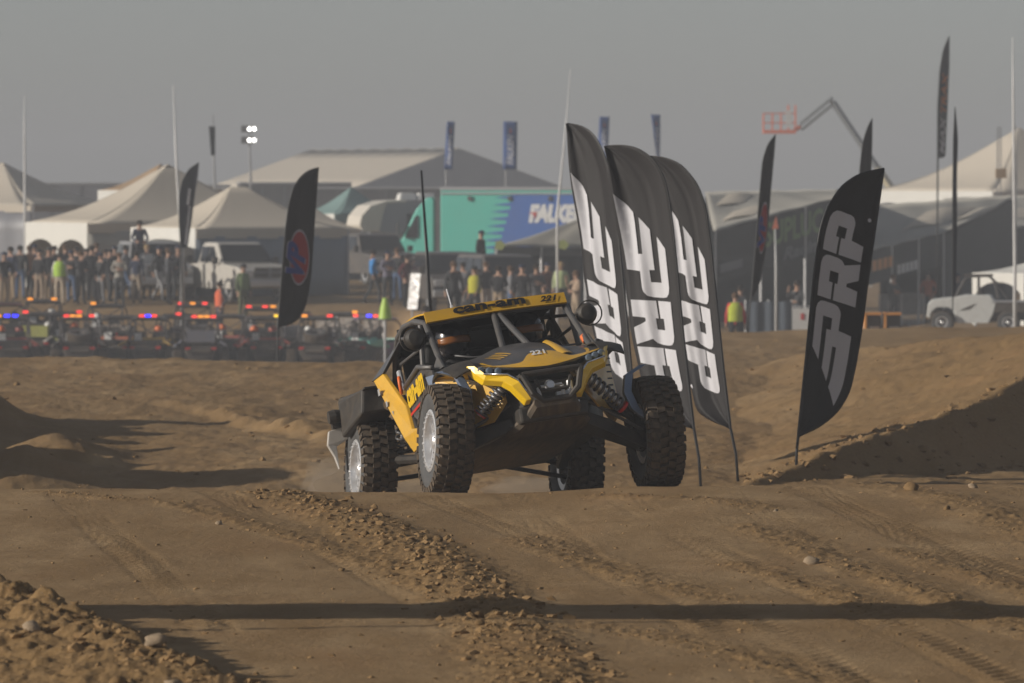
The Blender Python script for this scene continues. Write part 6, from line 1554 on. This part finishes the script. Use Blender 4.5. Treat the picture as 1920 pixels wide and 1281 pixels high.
xv = X(286, 204.5); person(262, 203.8, 'sit', 10, NAVY, BLKC, 'd', 'person sitting on the silver van roof', z=gz(xv, 204.5) + .80)
xv = X(903, 196.); person(902, 199.2, 'stand', 60, BLKC, BLKC, 'cap', 'person raised above the crowd in front of the teal trailer', z=gz(X(845, 196.), 196.) + .75)
# crew in the buggy
HELM = mat('dark_helmet', (.02, .02, .025), .25, 0, .1, 9, coat=.4)
for s, lab in ((-1, 'buggy driver in dark helmet with an orange visor, right seat in view'), (1, 'co-driver in dark helmet, left seat in view of the buggy')):
    m_ = BUGGY_M @ Matrix.Translation((s * .285, -1.10, -.60)) @ Matrix.Rotation(math.pi, 4, 'Z') @ Matrix.Scale(.90, 4)
    person(0, 45, 'drive', 0, BLKC, BLKC, 'd', lab, matrix=m_, helmet=HELM, group='buggy crew')
# ------------------------------------------------------------------ dusty air
def build_haze():
    mb = MB(); mb.box((0, 990, 3.5), (5600, 2120, 24.0))
    m = bpy.data.materials.new('dusty_air'); m.use_nodes = True; t = m.node_tree; t.nodes.clear()
    o = t.nodes.new('ShaderNodeOutputMaterial'); v = t.nodes.new('ShaderNodeVolumePrincipled')
    v.inputs['Color'].default_value = (.645, .665, .71, 1); v.inputs['Density'].default_value = 0.0014; v.inputs['Anisotropy'].default_value = 0.0
    v.inputs['Density Attribute'].default_value = ''; m.cycles.homogeneous_volume = True
    t.links.new(v.outputs[0], o.inputs['Volume'])
    ob = mb.build('haze', m); tag(ob, kind='stuff')
build_haze()

# dust thrown up by the rear wheels
def build_dust():
    from mathutils import noise as mn
    bm = bmesh.new()
    for px, py, d, rx, ry, rz_ in ((612, 905, 48.9, .20, .45, .20), (650, 915, 49.5, .30, .5, .15), (775, 922, 48.7, .22, .4, .10), (990, 915, 49.6, .35, .5, .09)):
        t = bmesh.ops.create_icosphere(bm, subdivisions=3, radius=1); c = at(px, py, d)
        for v in t['verts']:
            k = 1 + .35 * mn.noise(v.co * 1.7 + Vector((px * .1, 0, 0))); v.co = Vector((v.co.x * rx * k, v.co.y * ry * k, v.co.z * rz_ * k)) + c
    me = bpy.data.meshes.new('dust_cloud'); bm.to_mesh(me); bm.free()
    m = bpy.data.materials.new('raised_dust'); m.use_nodes = True; t = m.node_tree; t.nodes.clear()
    o = t.nodes.new('ShaderNodeOutputMaterial'); v = t.nodes.new('ShaderNodeVolumePrincipled')
    v.inputs['Color'].default_value = (.62, .50, .38, 1); v.inputs['Density'].default_value = 1.1; v.inputs['Density Attribute'].default_value = ''; m.cycles.homogeneous_volume = True
    t.links.new(v.outputs[0], o.inputs['Volume'])
    ob = link('dust_cloud', me, m); tag(ob, 'thin brown dust kicked up behind the buggy rear wheels', 'dust', kind='stuff')
build_dust()
